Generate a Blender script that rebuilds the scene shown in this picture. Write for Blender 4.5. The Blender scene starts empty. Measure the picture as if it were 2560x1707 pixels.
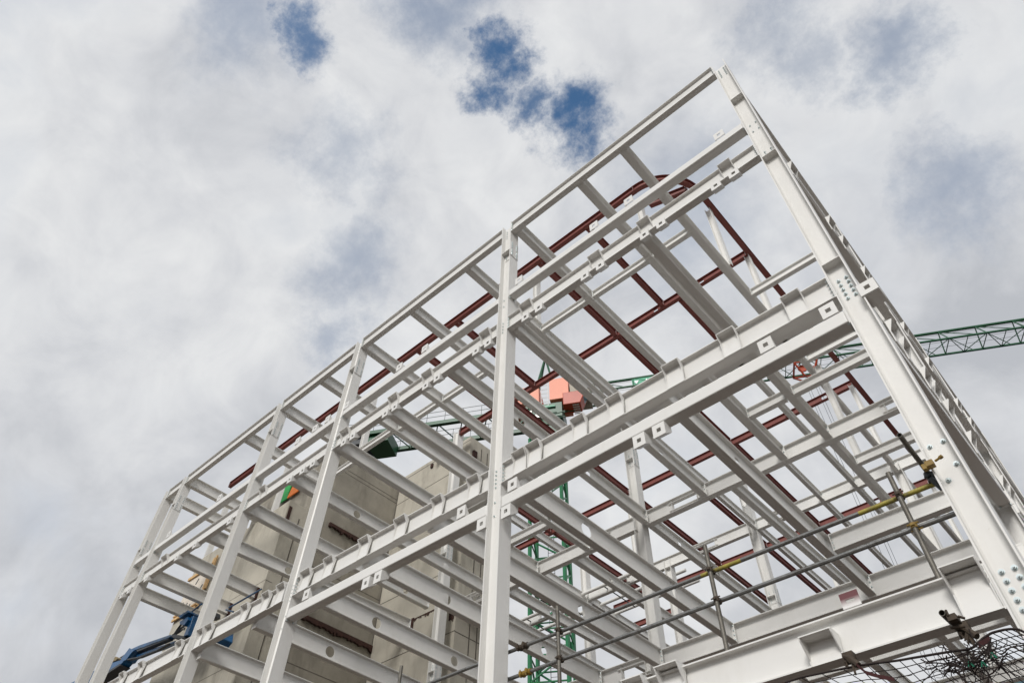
import bpy, math, random
from mathutils import Vector, Matrix
random.seed(7)
sc = bpy.context.scene
COL = sc.collection
# ------------------------------------------------------------------ camera
RC = ((0.7388, 0.6737, 0.0195), (0.4993, -0.5666, 0.6555), (0.4526, -0.4745, -0.7550))
F = 1741.7
def ray(x, y):
    c = ((x-1280)/F, -(y-853.5)/F, -1.0)
    return Vector((sum(RC[i][0]*c[i] for i in range(3)), sum(RC[i][1]*c[i] for i in range(3)), sum(RC[i][2]*c[i] for i in range(3))))
cam = bpy.data.cameras.new('camera'); co = bpy.data.objects.new('camera', cam); COL.objects.link(co)
m3 = Matrix(RC).transposed()
co.matrix_world = m3.to_quaternion().to_matrix().to_4x4()
cam.sensor_width = 36; cam.lens = 36*F/2560; cam.clip_end = 3000; cam.clip_start = .05
sc.camera = co
# ------------------------------------------------------------------ materials
def nodes(name):
    m = bpy.data.materials.new(name); m.use_nodes = True
    nt = m.node_tree; b = nt.nodes['Principled BSDF']
    return m, nt, b
def mat(name, c, rough=.5, metal=0, var=.06, scale=3.0, bump=0.0, stain=None, stain_scale=1.2, stain_amt=.5, scuff=None):
    m, nt, b = nodes(name); N = nt.nodes; L = nt.links
    b.inputs['Roughness'].default_value = rough; b.inputs['Metallic'].default_value = metal
    tc = N.new('ShaderNodeTexCoord')
    no = N.new('ShaderNodeTexNoise'); no.inputs['Scale'].default_value = scale; no.inputs['Detail'].default_value = 6; no.inputs['Roughness'].default_value = .65
    L.new(tc.outputs['Object'], no.inputs['Vector'])
    cr = N.new('ShaderNodeValToRGB')
    cr.color_ramp.elements[0].position = .3; cr.color_ramp.elements[1].position = .7
    cr.color_ramp.elements[0].color = tuple(max(0, v*(1-var)) for v in c)+(1,)
    cr.color_ramp.elements[1].color = tuple(min(1, v*(1+var)) for v in c)+(1,)
    L.new(no.outputs['Fac'], cr.inputs['Fac'])
    out = cr.outputs['Color']
    if stain:
        mp = N.new('ShaderNodeMapping'); mp.inputs['Scale'].default_value = (1, 1, .25)
        L.new(tc.outputs['Object'], mp.inputs['Vector'])
        n2 = N.new('ShaderNodeTexNoise'); n2.inputs['Scale'].default_value = stain_scale; n2.inputs['Detail'].default_value = 8; n2.inputs['Roughness'].default_value = .7
        L.new(mp.outputs['Vector'], n2.inputs['Vector'])
        r2 = N.new('ShaderNodeValToRGB'); r2.color_ramp.elements[0].position = .5; r2.color_ramp.elements[1].position = .72
        r2.color_ramp.elements[0].color = (0, 0, 0, 1); r2.color_ramp.elements[1].color = (stain_amt,)*3+(1,)
        L.new(n2.outputs['Fac'], r2.inputs['Fac'])
        mx = N.new('ShaderNodeMixRGB'); mx.inputs['Color2'].default_value = tuple(stain)+(1,)
        L.new(r2.outputs['Color'], mx.inputs['Fac']); L.new(out, mx.inputs['Color1']); out = mx.outputs['Color']
    if scuff:
        n4 = N.new('ShaderNodeTexNoise'); n4.inputs['Scale'].default_value = 7; n4.inputs['Detail'].default_value = 5; n4.inputs['Roughness'].default_value = .75; n4.inputs['Distortion'].default_value = .6
        L.new(tc.outputs['Object'], n4.inputs['Vector'])
        r4 = N.new('ShaderNodeMapRange'); L.new(n4.outputs['Fac'], r4.inputs[0]); r4.inputs[1].default_value = .68; r4.inputs[2].default_value = .75; r4.inputs[4].default_value = .25
        m4 = N.new('ShaderNodeMixRGB'); m4.inputs['Color2'].default_value = tuple(scuff)+(1,); L.new(r4.outputs[0], m4.inputs['Fac']); L.new(out, m4.inputs['Color1']); out = m4.outputs['Color']
    L.new(out, b.inputs['Base Color'])
    if bump:
        bu = N.new('ShaderNodeBump'); bu.inputs['Strength'].default_value = bump; bu.inputs['Distance'].default_value = .01
        n3 = N.new('ShaderNodeTexNoise'); n3.inputs['Scale'].default_value = scale*8; n3.inputs['Detail'].default_value = 8
        L.new(tc.outputs['Object'], n3.inputs['Vector']); L.new(n3.outputs['Fac'], bu.inputs['Height']); L.new(bu.outputs['Normal'], b.inputs['Normal'])
    return m
WHITE = mat('white_steel_paint', (.745, .735, .705), .42, var=.03, scale=1.3, bump=.05, stain=(.60, .575, .52), stain_scale=2.6, stain_amt=.28, scuff=(.46, .41, .34))
RED = mat('red_oxide_primer', (.20, .052, .040), .6, var=.12, scale=2, bump=.1, stain=(.10, .03, .025), stain_scale=3, stain_amt=.5)
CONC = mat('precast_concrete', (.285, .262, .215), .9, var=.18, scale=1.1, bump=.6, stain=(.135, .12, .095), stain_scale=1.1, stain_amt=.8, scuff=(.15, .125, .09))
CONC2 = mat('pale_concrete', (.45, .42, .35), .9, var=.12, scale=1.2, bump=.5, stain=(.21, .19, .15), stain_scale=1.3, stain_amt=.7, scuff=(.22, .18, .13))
JOINT = mat('mortar_joint', (.12, .105, .085), .95, var=.3, scale=9)
RUST = mat('rusty_steel', (.045, .017, .011), .9, var=.4, scale=8, bump=.8)
GREEN = mat('green_crane_paint', (.008, .085, .032), .4, var=.15, scale=1.0)
MGREEN = mat('mid_green_mast_paint', (.014, .16, .06), .4, var=.2, scale=1.0)
LGREEN = mat('pale_green_crane_paint', (.10, .36, .22), .45, var=.1, scale=1.0)
ORANGE = mat('orange_sheet_metal', (.80, .30, .19), .5, var=.06, scale=.8)
CABO = mat('red_orange_cab_paint', (.42, .052, .012), .4, var=.1, scale=1)
DARK = mat('dark_steel', (.03, .035, .04), .5, var=.3, scale=4)
BLUE = mat('blue_lift_paint', (.006, .085, .22), .35, var=.2, scale=3, stain=(.01, .03, .06), stain_scale=3, stain_amt=.7)
BOLT = mat('zinc_bolt', (.62, .68, .68), .28, metal=.8, var=.1, scale=30)
TUBE = mat('galvanised_tube', (.25, .25, .24), .36, metal=.75, var=.3, scale=6, bump=.2, stain=(.07, .055, .04), stain_scale=6, stain_amt=.9)
YTUBE = mat('yellow_tape_paint', (.30, .25, .04), .5, var=.35, scale=9, stain=(.11, .10, .07), stain_scale=7, stain_amt=.95)
DTUBE = mat('dull_brown_tube', (.13, .12, .10), .5, metal=.4, var=.35, scale=8, bump=.3, stain=(.05, .04, .03), stain_scale=8, stain_amt=.8)
CLAMP = mat('weathered_clamp', (.05, .034, .02), .7, var=.4, scale=20, bump=.5)
YCLAMP = mat('yellow_clamp', (.25, .155, .02), .55, var=.25, scale=14, stain=(.15, .09, .03), stain_scale=12, stain_amt=.8)
NET = mat('dark_net_cord', (.022, .014, .012), .9, var=.3, scale=20)
STRAP = mat('dark_red_strap', (.045, .007, .007), .8, var=.3, scale=9)
TEAL = mat('green_twine', (.01, .16, .09), .7)
WOOD = mat('pale_timber_batten', (.62, .40, .18), .7, var=.2, scale=6, bump=.3)
OSB = mat('cream_sheathing_board', (.68, .62, .53), .85, var=.12, scale=7, bump=.3, stain=(.45, .38, .30), stain_scale=6, stain_amt=.5)
BGREEN = mat('bright_green_board', (.02, .34, .07), .6, var=.05)
BORANGE = mat('bright_orange_board', (.85, .22, .03), .6, var=.05)
WPAINT = mat('white_sign_paint', (.82, .84, .82), .5)
CABLE = mat('steel_cable', (.10, .11, .12), .5, metal=.5)
SKIN = mat('skin', (.45, .22, .16), .6)
HIVIS = mat('dark_work_jacket', (.05, .03, .03), .8)
GLASS = mat('blue_grey_glazing', (.07, .13, .16), .15, var=.2, scale=.6)
GROUND = mat('hardcore_ground', (.075, .056, .044), .95, var=.3, scale=.25, bump=.6, stain=(.12, .095, .075), stain_scale=.08, stain_amt=.8)
def shade(m_):  # keep helper name short
    return m_
# ------------------------------------------------------------------ mesh helpers
class MB:
    def __init__(s): s.v = []; s.f = []
    def quad(s, a, b, c, d):
        n = len(s.v); s.v += [Vector(a), Vector(b), Vector(c), Vector(d)]; s.f.append((n, n+1, n+2, n+3))
    def hexa(s, p):   # 8 points: bottom 4, top 4
        n = len(s.v); s.v += [Vector(q) for q in p]
        s.f += [(n+3, n+2, n+1, n), (n+4, n+5, n+6, n+7)] + [(n+i, n+(i+1) % 4, n+4+(i+1) % 4, n+4+i) for i in range(4)]
        return s
    def box(s, x0, x1, y0, y1, z0, z1):
        return s.hexa([(x0,y0,z0),(x1,y0,z0),(x1,y1,z0),(x0,y1,z0),(x0,y0,z1),(x1,y0,z1),(x1,y1,z1),(x0,y1,z1)])
    def prism(s, pts, d):   # polygon swept by vector d
        n = len(s.v); k = len(pts); d = Vector(d)
        s.v += [Vector(p) for p in pts] + [Vector(p)+d for p in pts]
        s.f.append(tuple(range(n+k-1, n-1, -1))); s.f.append(tuple(range(n+k, n+2*k)))
        s.f += [(n+i, n+(i+1) % k, n+k+(i+1) % k, n+k+i) for i in range(k)]
        return s
    def tube(s, p, q, r, n=10, r2=None, cap=True):
        p = Vector(p); q = Vector(q); d = q-p
        if d.length < 1e-6: return s
        u = d.orthogonal().normalized(); w = d.normalized().cross(u); r2 = r if r2 is None else r2
        b = len(s.v)
        for i in range(n):
            a = 2*math.pi*i/n; e = u*math.cos(a)+w*math.sin(a); s.v.append(p+e*r)
        for i in range(n):
            a = 2*math.pi*i/n; e = u*math.cos(a)+w*math.sin(a); s.v.append(q+e*r2)
        s.f += [(b+i, b+(i+1) % n, b+n+(i+1) % n, b+n+i) for i in range(n)]
        if cap: s.f.append(tuple(range(b+n-1, b-1, -1))); s.f.append(tuple(range(b+n, b+2*n)))
        return s
    def pipe(s, p, q, r, t=.004, n=14):   # hollow
        s.tube(p, q, r, n, cap=False)
        k = len(s.f); s.tube(q, p, r-t, n, cap=False)
        for (a, rr) in ((0, 0), (1, 0)): pass
        p = Vector(p); q = Vector(q); d = (q-p).normalized(); u = d.orthogonal().normalized(); w = d.cross(u)
        for c, sgn in ((p, 1), (q, -1)):
            b = len(s.v)
            for i in range(n):
                a = 2*math.pi*i/n; e = u*math.cos(a)+w*math.sin(a); s.v += [c+e*r, c+e*(r-t)]
            for i in range(n):
                j = (i+1) % n; f = (b+2*i, b+2*i+1, b+2*j+1, b+2*j); s.f.append(f if sgn > 0 else f[::-1])
        return s
    def path(s, pts, r, n=6):
        for a, b in zip(pts[:-1], pts[1:]): s.tube(a, b, r, n)
        return s
def tag(o, label=None, cat=None, group=None, kind=None):
    if label: o['label'] = label
    if cat: o['category'] = cat
    if group: o['group'] = group
    if kind: o['kind'] = kind
    return o
def thing(name, label, cat, loc, group=None):
    o = bpy.data.objects.new(name, None); COL.objects.link(o); o.location = loc; o.empty_display_size = .2
    o['root'] = list(loc); tag(o, label, cat, group)
    del o['root']
    ORG[o.name] = Vector(loc)
    return o
ORG = {}
def build(name, mb, m, parent=None, loc=None, smooth=False, bevel=0, label=None):
    org = ORG[parent.name] if parent else Vector(loc or (0, 0, 0))
    me = bpy.data.meshes.new(name); me.from_pydata([tuple(v-org) for v in mb.v], [], mb.f); me.update()
    if m: me.materials.append(m)
    o = bpy.data.objects.new(name, me); COL.objects.link(o)
    if parent: o.parent = parent
    else: o.location = org
    ORG[o.name] = org
    if smooth:
        me.shade_smooth(); me.set_sharp_from_angle(angle=math.radians(35))
    if bevel:
        b = o.modifiers.new('bevel', 'BEVEL'); b.width = bevel; b.segments = 3; b.limit_method = 'ANGLE'; b.harden_normals = False
    if label: o['label'] = label
    return o
# shared bolt mesh (axis +Z)
def bolt_mesh(r, h):
    mb = MB(); mb.tube((0,0,0), (0,0,.004), r*1.55, 14); mb.tube((0,0,.004), (0,0,.004+h), r*1.15, 6); mb.tube((0,0,.004+h), (0,0,.004+h*1.7), r*.6, 8)
    me = bpy.data.meshes.new('bolt'); me.from_pydata([tuple(v) for v in mb.v], [], mb.f); me.materials.append(BOLT); return me
BM = bolt_mesh(.013, .014); BIG = bolt_mesh(.019, .02)
def bolt(parent, pos, d, me=BM):
    o = bpy.data.objects.new('bolt', me); COL.objects.link(o); o.parent = parent
    o.location = Vector(pos)-ORG[parent.name]
    o.rotation_euler = Vector(d).to_track_quat('Z', 'Y').to_euler()
    return o
# ------------------------------------------------------------------ steel sections
class Map:
    """s along A->B, t sideways, w up"""
    def __init__(s, A, B, side):
        s.A = Vector(A); s.B = Vector(B); s.L = (s.B-s.A).length; s.side = Vector(side)
    def __call__(s, a, t, w):
        return s.A.lerp(s.B, a/s.L) + s.side*t + Vector((0, 0, w))
    def box(s, mb, a0, a1, t0, t1, w0, w1):
        p = [s(a0,t0,w0), s(a1,t0,w0), s(a1,t1,w0), s(a0,t1,w0), s(a0,t0,w1), s(a1,t0,w1), s(a1,t1,w1), s(a0,t1,w1)]
        if s.flip: p = [p[3],p[2],p[1],p[0],p[7],p[6],p[5],p[4]]
        mb.hexa(p)
def section(mp, b, h, tf, tw, holes=(), rects=()):
    mb = MB(); L = mp.L
    mid = b/2; zt = h-tf
    if not holes and not rects:
        r = min(.018, b*.12); k = .3*r
        P = [(0,0),(b,0),(b,tf),(mid+tw/2+r,tf),(mid+tw/2+k,tf+k),(mid+tw/2,tf+r),(mid+tw/2,zt-r),(mid+tw/2+k,zt-k),(mid+tw/2+r,zt),(b,zt),(b,h),(0,h),(0,zt),(mid-tw/2-r,zt),(mid-tw/2-k,zt-k),(mid-tw/2,zt-r),(mid-tw/2,tf+r),(mid-tw/2-k,tf+k),(mid-tw/2-r,tf),(0,tf)]
        n = len(mb.v); K = len(P)
        mb.v += [mp(0, t, w) for t, w in P]+[mp(L, t, w) for t, w in P]
        fs = [tuple(range(n, n+K)), tuple(range(n+2*K-1, n+K-1, -1))]+[(n+K+i, n+K+(i+1) % K, n+(i+1) % K, n+i) for i in range(K)]
        mb.f += [f[::-1] for f in fs] if not mp.flip else fs
        return mb
    mp.box(mb, 0, L, 0, b, 0, tf); mp.box(mb, 0, L, 0, b, zt, h)
    cuts = sorted([(c-r*1.25, c+r*1.25, 'c', c, r) for c, r in holes]+[(a, e, 'r', 0, 0) for a, e in rects])
    s = 0; y0, y1 = mid-tw/2, mid+tw/2
    for a, e, k, c, r in cuts:
        if a > s: mp.box(mb, s, a, y0, y1, tf, zt)
        if k == 'c':
            hw, hh, zc, n = (e-a)/2, (zt-tf)/2, h/2, 24; b0 = len(mb.v)
            rr = min(r, hh*.92)
            for i in range(n):
                an = 2*math.pi*i/n; ca, sa = math.cos(an), math.sin(an)
                q = min(hw/abs(ca) if abs(ca) > 1e-6 else 9, hh/abs(sa) if abs(sa) > 1e-6 else 9)
                for t in (y0, y1):
                    mb.v.append(mp(c+rr*ca, t, zc+rr*sa)); mb.v.append(mp(c+q*ca, t, zc+q*sa))
            for i in range(n):
                j = (i+1) % n; A, B = b0+4*i, b0+4*j
                mb.f += [(A, B, B+1, A+1), (A+3, B+3, B+2, A+2), (A+2, B+2, B, A)]
        else:
            z0, z1 = tf+(zt-tf)*.22, tf+(zt-tf)*.80
            mp.box(mb, a, e, y0, y1, tf, z0); mp.box(mb, a, e, y0, y1, z1, zt)
            for w in (z0-.012, z1): mp.box(mb, a-.12, e+.12, y0-.06, y0, w, w+.012); mp.box(mb, a-.12, e+.12, y1, y1+.06, w, w+.012)
            for q in (a-.012, e): mp.box(mb, q, q+.012, y0-.06, y0, tf, zt); mp.box(mb, q, q+.012, y1, y1+.06, tf, zt)
        s = e
    if s < L: mp.box(mb, s, L, y0, y1, tf, zt)
    return mb
def beam(name, label, A, B, b, h, m=WHITE, tf=.016, tw=.011, holes=(), rects=(), cat='steel beam', group=None, plates=(1, 1), nb=3, along=None, extra_h=0, bolts=True):
    """A,B = lower corner of the side nearest x=-inf (y beams) or y=-inf (x beams)"""
    A = Vector(A); B = Vector(B); d = B-A
    xdir = abs(d.x) > abs(d.y) if along is None else along == 'x'
    root = thing(name, label, cat, A, group)
    mp = Map(A, B, (0, 1, 0) if xdir else (1, 0, 0)); mp.flip = not xdir
    hs = [((c-(A.x if xdir else A.y)), r) for c, r in holes]
    rs = [((a-(A.x if xdir else A.y)), (e-(A.x if xdir else A.y))) for a, e in rects]
    build('i_section', section(mp, b, h, tf, tw, hs, rs), m, root)
    for end, on in enumerate(plates):
        if not on: continue
        mb = MB(); a0 = 0.002 if end == 0 else mp.L-.014
        mp.box(mb, a0, a0+.012, -.004, b+.004, -.012, h+.004-.002)
        pl = build('end_plate', mb, m, root)
        if bolts:
            sgn = 1 if end == 0 else -1
            aa = a0+.012 if end == 0 else a0
            dv = (mp(1, 0, 0)-mp(0, 0, 0))*sgn
            for i in range(nb):
                w = tf+.05+(h-2*tf-.10)*i/max(1, nb-1)
                for t in (b/2-.055, b/2+.055):
                    if t < .012 or t > b-.012: t = b*.2 if t < b/2 else b*.8
                    bolt(pl, mp(aa, t, w), dv)
    return root
def boxrail(name, label, A, B, b, h, group=None):
    A = Vector(A); B = Vector(B); root = thing(name, label, 'steel rail', A, group)
    xdir = abs((B-A).x) > abs((B-A).y); mp = Map(A, B, (0, 1, 0) if xdir else (1, 0, 0)); mp.flip = not xdir
    mb = MB(); mp.box(mb, .014, mp.L-.014, 0, b, 0, h)
    build('hollow_section', mb, WHITE, root, bevel=.022, smooth=True)
    for e in (0.001, mp.L-.013):
        mb = MB(); mp.box(mb, e, e+.012, -.002, b+.03, -.03, h+.02); pl = build('end_plate', mb, WHITE, root)
        dv = (mp(1,0,0)-mp(0,0,0))*(1 if e < .1 else -1); aa = e+.012 if e < .1 else e
        for t in (.04, b-.02): bolt(pl, mp(aa, t, -.016), dv)
    return root
def plate_hole(mb, xc, zc, hw, hh, y, t, q=.04):
    """square plate facing -y with a square hole"""
    for (a0, a1, b0, b1) in ((xc-hw, xc+hw, zc+q, zc+hh), (xc-hw, xc+hw, zc-hh, zc-q), (xc-hw, xc-q, zc-q, zc+q), (xc+q, xc+hw, zc-q, zc+q)):
        mb.box(a0, a1, y, y+t, b0, b1)
def low_bracket(root, xc, zc, y=6.965, back=.17, hw=.10, hh=.105):
    mb = MB(); plate_hole(mb, xc, zc, hw, hh, y, .012, .036)
    for x in (xc-hw, xc+hw-.010):   # side cheeks
        mb.prism([(x, y+.012, zc-hh), (x, y+.012, zc+hh), (x, y+back, zc+hh), (x, y+back, zc+hh*.1)], (.010, 0, 0))
    mb.hexa([(xc-hw+.010, y+.012, zc-hh), (xc+hw-.010, y+.012, zc-hh), (xc+hw-.010, y+back, zc+hh*.1), (xc-hw+.010, y+back, zc+hh*.1),
             (xc-hw+.010, y+.012, zc-hh+.010), (xc+hw-.010, y+.012, zc-hh+.010), (xc+hw-.010, y+back, zc+hh*.1+.010), (xc-hw+.010, y+back, zc+hh*.1+.010)])
    return build('hollow_bracket', mb, WHITE, root)
def up_bracket(root, xc, zb, y=6.985, hw=.105, hh=.115):
    mb = MB(); plate_hole(mb, xc, zb+hh, hw, hh, y, .012, .036)
    for x in (xc-hw+.002, xc+hw-.012): mb.prism([(x, y+.012, zb), (x, y+.15, zb), (x, y+.012, zb+2*hh)], (.010, 0, 0))
    return build('upright_bracket', mb, WHITE, root)
def pocket(root, x0, x1, zs, ztop, zbot, y=7.0, proj=.085, gh=.16, slot=False):
    """shelf plate with a gusset each side over a panel that leans back to the web"""
    mb = MB(); yb_ = y+.062
    mb.prism([(x0, y-.012, zbot-.014), (x0, y-.002, zbot-.014), (x0, yb_, zs-.016), (x0, yb_-.010, zs-.016)], (x1-x0, 0, 0)); mb.f = [f[::-1] for f in mb.f]
    build('cover_panel', mb, WHITE, root)
    mb = MB(); mb.box(x0-.012, x1+.012, y-proj, yb_, zs-.012, zs)
    build('shelf_plate', mb, WHITE, root)
    for x in (x0-.012, x1):
        mb = MB(); mb.prism([(x, yb_, zs-.014), (x, y-proj, zs-.014), (x, y-proj+.010, zs-.04), (x, y-.014, zs-gh), (x, y-.014, zbot-.014), (x, y-.002, zbot-.014)], (.012, 0, 0))
        build('gusset', mb, WHITE, root)
def column(label, x0, y0, z0, z1, w=.295, d=.285, tf=.018, tw=.012, group=None, splices=(), stiff=(), name='steel_stanchion', bolts=(), big=(), cat='steel column', m=WHITE):
    root = thing(name, label, cat, (x0, y0, z0), group)
    mb = MB(); x1, y1 = x0+w, y0+d; ym = (y0+y1)/2
    mb.box(x0, x0+tf, y0, y1, z0, z1); mb.box(x1-tf, x1, y0, y1, z0, z1); 
    r = .02
    mb.box(x0+tf, x1-tf, ym-tw/2, ym+tw/2, z0, z1)
    for xa, sg in ((x0+tf, 1), (x1-tf, -1)):      # root fillets
        for ya, sy in ((ym-tw/2, -1), (ym+tw/2, 1)):
            tri = [(xa, ya, z0), (xa+sg*r, ya, z0), (xa, ya+sy*r, z0)]
            if sg*sy < 0: tri = tri[::-1]
            mb.prism(tri, (0, 0, z1-z0))
    build('shaft', mb, m, root)
    for z in stiff:
        mb = MB(); mb.box(x0+tf+.001, x1-tf-.001, y0+.002, ym-tw/2-.001, z, z+.014); build('stiffener_plate', mb, m, root)
    for z in splices:
        mb = MB(); mb.box(x1+.001, x1+.013, y0+.004, y1-.004, z-.31, z+.31)
        pl = build('splice_plate', mb, m, root)
        for i in range(4):
            for yy in (y0+.06, y1-.06):
                for s in (-1, 1): bolt(pl, (x1+.013, yy, z+s*(.06+.068*i)), (1, 0, 0))
        mb = MB(); mb.box(x0+tf+.01, x1-tf-.01, ym-tw/2-.013, ym-tw/2-.001, z-.26, z+.2)
        pl = build('splice_plate', mb, m, root)
        for i in range(3):
            for xx in (x0+.08, x1-.08):
                for s in (-1, 1): bolt(pl, (xx, ym-tw/2-.013, z+s*(.07+.065*i)), (0, -1, 0))
        mb = MB(); mb.box(x0+tf+.001, x1-tf-.001, y0+.002, ym-tw/2-.014, z-.035, z-.02); build('division_plate', mb, m, root)
    sh = [c for c in root.children if c.name.startswith('shaft')][0]
    for (x, z) in bolts: bolt(sh, (x, ym-tw/2, z), (0, -1, 0))
    for (x, z) in big: bolt(sh, (x, ym-tw/2, z), (0, -1, 0), BIG)
    return root
G = -1.6
# ------------------------------------------------------------------ ground
mb = MB()
n = 24
for i in range(n):
    for j in range(n):
        pass
mb.quad((-900,-900,G), (900,-900,G), (900,900,G), (-900,900,G))
tag(build('ground', mb, GROUND), kind='structure')
# ------------------------------------------------------------------ facade
CX = [(-.71, .295), (-7.15, .31), (-13.29, .31), (-17.41, .31), (-23.40, .31), (-24.75, .31)]
cgrp = 'columns of the street facade'
def b4(xs, zs): return [(x, z) for x in xs for z in zs]
def rng(a, b, k): return [a+(b-a)*i/(k-1) for i in range(k)]
column('thick white corner column at the right end of the facade, studded with large bolts', -.71, 7, G, 16.02, .295, .285,
       stiff=(14.12, 11.55, 8.2), group=cgrp,
       bolts=b4((-.63, -.51), rng(15.9, 15.55, 5))+b4((-.62, -.50), (12.98, 12.72))+b4((-.62, -.50), (11.86, 11.78)),
       big=b4((-.61, -.50), rng(7.89, 7.51, 5))+[(-.63, 4.94), (-.49, 4.94), (-.49, 4.64), (-.63, 4.5)]+b4((-.62,), rng(3.47, 3.11, 5))+b4((-.51,), rng(3.47, 3.2, 4)))
clab = ['second white column from the right, tall and upright beside the lowest scaffold tubes', 'third white column from the right, standing in front of the concrete core',
        'fourth white column from the right, passing in front of the boarded core wall', 'fifth white column from the right, left of the blue lift boom',
        'outermost white column at the far left end of the facade']
for (x, w), lb, dz in zip(CX[1:], clab, (0, .03, .1, .15, .2)):
    sp = () if x < -24 else (14.9,)
    bs = b4((x+.055, x+w-.12), rng(12.18+dz*.3, 11.87+dz*.3, 4))+b4((x+.055, x+w-.13), rng(7.98+dz, 7.62+dz, 5))+b4((x+.055, x+w-.13), rng(16.02, 15.72, 4))+[(x+.055, 13.03), (x+.055, 12.8), (x+.055, 7.3), (x+.055, 7.02)]
    if x < -24: sp = (13.6,)
    column(lb, x, 7, G, 16.16, w, .285, splices=sp, bolts=bs, group=cgrp)
bays = [(-6.84, -.71), (-12.98, -7.15), (-17.1, -13.29), (-23.09, -17.41), (-24.44, -23.40)]
bn = ['first facade bay at the right', 'second facade bay from the right', 'third facade bay from the right', 'fourth facade bay from the right', 'narrow end bay at far left']
def dz(x):
    P = [(-30, .30), (-23.4, .27), (-21, .24), (-17, .16), (-13, .1), (-7, 0), (5, 0)]
    for (a, u), (b, v) in zip(P[:-1], P[1:]):
        if a <= x <= b: return u+(v-u)*(x-a)/(b-a)
    return 0
for i, (x0, x1) in enumerate(bays):
    beam('eaves_girder', 'topmost white eaves beam closing the roof edge, '+bn[i], (x0, 7, 15.66), (x1, 7, 15.66), .15, .43, group='eaves beams along the facade', nb=5, tf=.014)
R1P = [-1.18, -3.38, -4.31, -6.51, -9.72, -10.69, -12.86, -13.7, -14.28, -15.1, -19.21, -22.31]
for i, (x0, x1) in enumerate(bays):
    r = boxrail('hollow_rail', 'smooth white square rail under the eaves beam, '+bn[i], (x0, 7, 12.86), (x1, 7, 12.86), .2, .2, group='upper square rails')
    for p in R1P:
        if x0 < p < x1: up_bracket(r, p, 13.065)
B2B = [-1.23, -1.60, -2.81, -3.19, -4.27, -4.66, -5.90, -6.28, -7.39, -7.76, -9.02, -9.41, -10.5, -10.85, -12.1, -12.46, -13.75, -14.2, -14.77, -17.7, -19.57, -20.61, -22.48, -23.6, -24.1]
B2P = [(-1.44, -1.18), (-3.29, -3.01), (-4.53, -4.22), (-6.45, -6.12), (-7.67, -7.37), (-9.61, -9.27), (-10.83, -10.5), (-12.74, -12.4), (-16.41, -16.1), (-21.86, -21.5)]
for i, (x0, x1) in enumerate(bays):
    r = beam('spandrel', 'white spandrel beam with paired square-hole brackets below it, '+bn[i], (x0, 7, 11.69), (x1, 7, 11.69), .15, .42, group='upper spandrel beams', nb=5, tf=.014)
    for p in B2B:
        if x0+.1 < p < x1-.1: low_bracket(r, p, 11.615)
    for a, b in B2P:
        if x0 < a and b < x1:
            mb = MB(); mb.box(a, b, 6.925, 6.998, 12.096, 12.108); build('shelf_plate', mb, WHITE, r)
            for x in (a, b-.012):
                mb = MB(); mb.prism([(x, 6.93, 12.094), (x, 7.066, 12.094), (x, 7.066, 11.83)][::-1], (.012, 0, 0)); build('gusset', mb, WHITE, r)
L2P = [(-1.36, -1.10), (-2.40, -2.14), (-3.38, -3.10), (-4.48, -4.21), (-5.21, -4.95), (-6.54, -6.26), (-6.21, -5.93), (-7.65, -7.38), (-8.6, -8.34), (-9.67, -9.36), (-10.77, -10.48), (-11.93, -11.64), (-12.76, -12.43),
       (-13.64, -13.36), (-14.22, -13.95), (-15.07, -14.81), (-16.65, -16.34), (-17.0, -16.75), (-18.03, -17.75), (-19.96, -19.72), (-21.01, -20.76)]
for i, (x0, x1) in enumerate(bays):
    r = beam('spandrel', 'deep white mid-height spandrel with boxed bracket pockets, '+bn[i], (x0, 7, 7.52+dz(x0)), (x1, 7, 7.52+dz(x1)), .17, .44, group='middle spandrel beams', nb=5)
    for a, b in L2P:
        if x0 < a and b < x1:
            z = dz(a); pocket(r, a, b, 7.966+z, 7.93+z, 7.53+z)
R2U = [-.88, -1.80, -6.56, -7.79, -12.38]; R2L = [-6.68, -3.65, -4.0, -7.24, -9.94, -10.29]
for i, (x0, x1) in enumerate(bays[:2]):
    r = boxrail('hollow_rail', 'smooth white square rail just below the mid-height spandrel, '+bn[i], (x0, 7, 7.0+dz(x0)), (x1, 7, 7.0+dz(x1)), .21, .225, group='lower square rails')
    for p in R2U:
        if x0 < p < x1 or abs(p-x0) < .5 and i == 0 and p > x0: up_bracket(r, p, 7.227+dz(p), hw=.105, hh=.115)
    for p in R2L:
        if x0 < p < x1+.1: low_bracket(r, p, 6.85+dz(p), y=6.97, hw=.105, hh=.115, back=.19)
r = beam('spandrel', 'lowest and nearest white girder with shelf brackets, crossing above the safety net', (-6.84, 7, 3.11), (-.71, 7, 3.11), .17, .42, group='lower spandrel beams', nb=6)
pocket(r, -1.04, -.74, 3.56, 3.50, 3.12, proj=.14, gh=.22); pocket(r, -2.49, -2.18, 3.36, 3.50, 3.12, proj=.14, gh=.20); pocket(r, -4.20, -3.92, 3.56, 3.50, 3.12, proj=.12, gh=.2); pocket(r, -4.66, -4.40, 3.54, 3.50, 3.12, proj=.12, gh=.2)
r = beam('spandrel', 'lowest white girder left of the second column, near the bottom edge', (-12.98, 7, 3.2), (-7.15, 7, 3.15), .17, .42, group='lower spandrel beams', nb=5)
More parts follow.
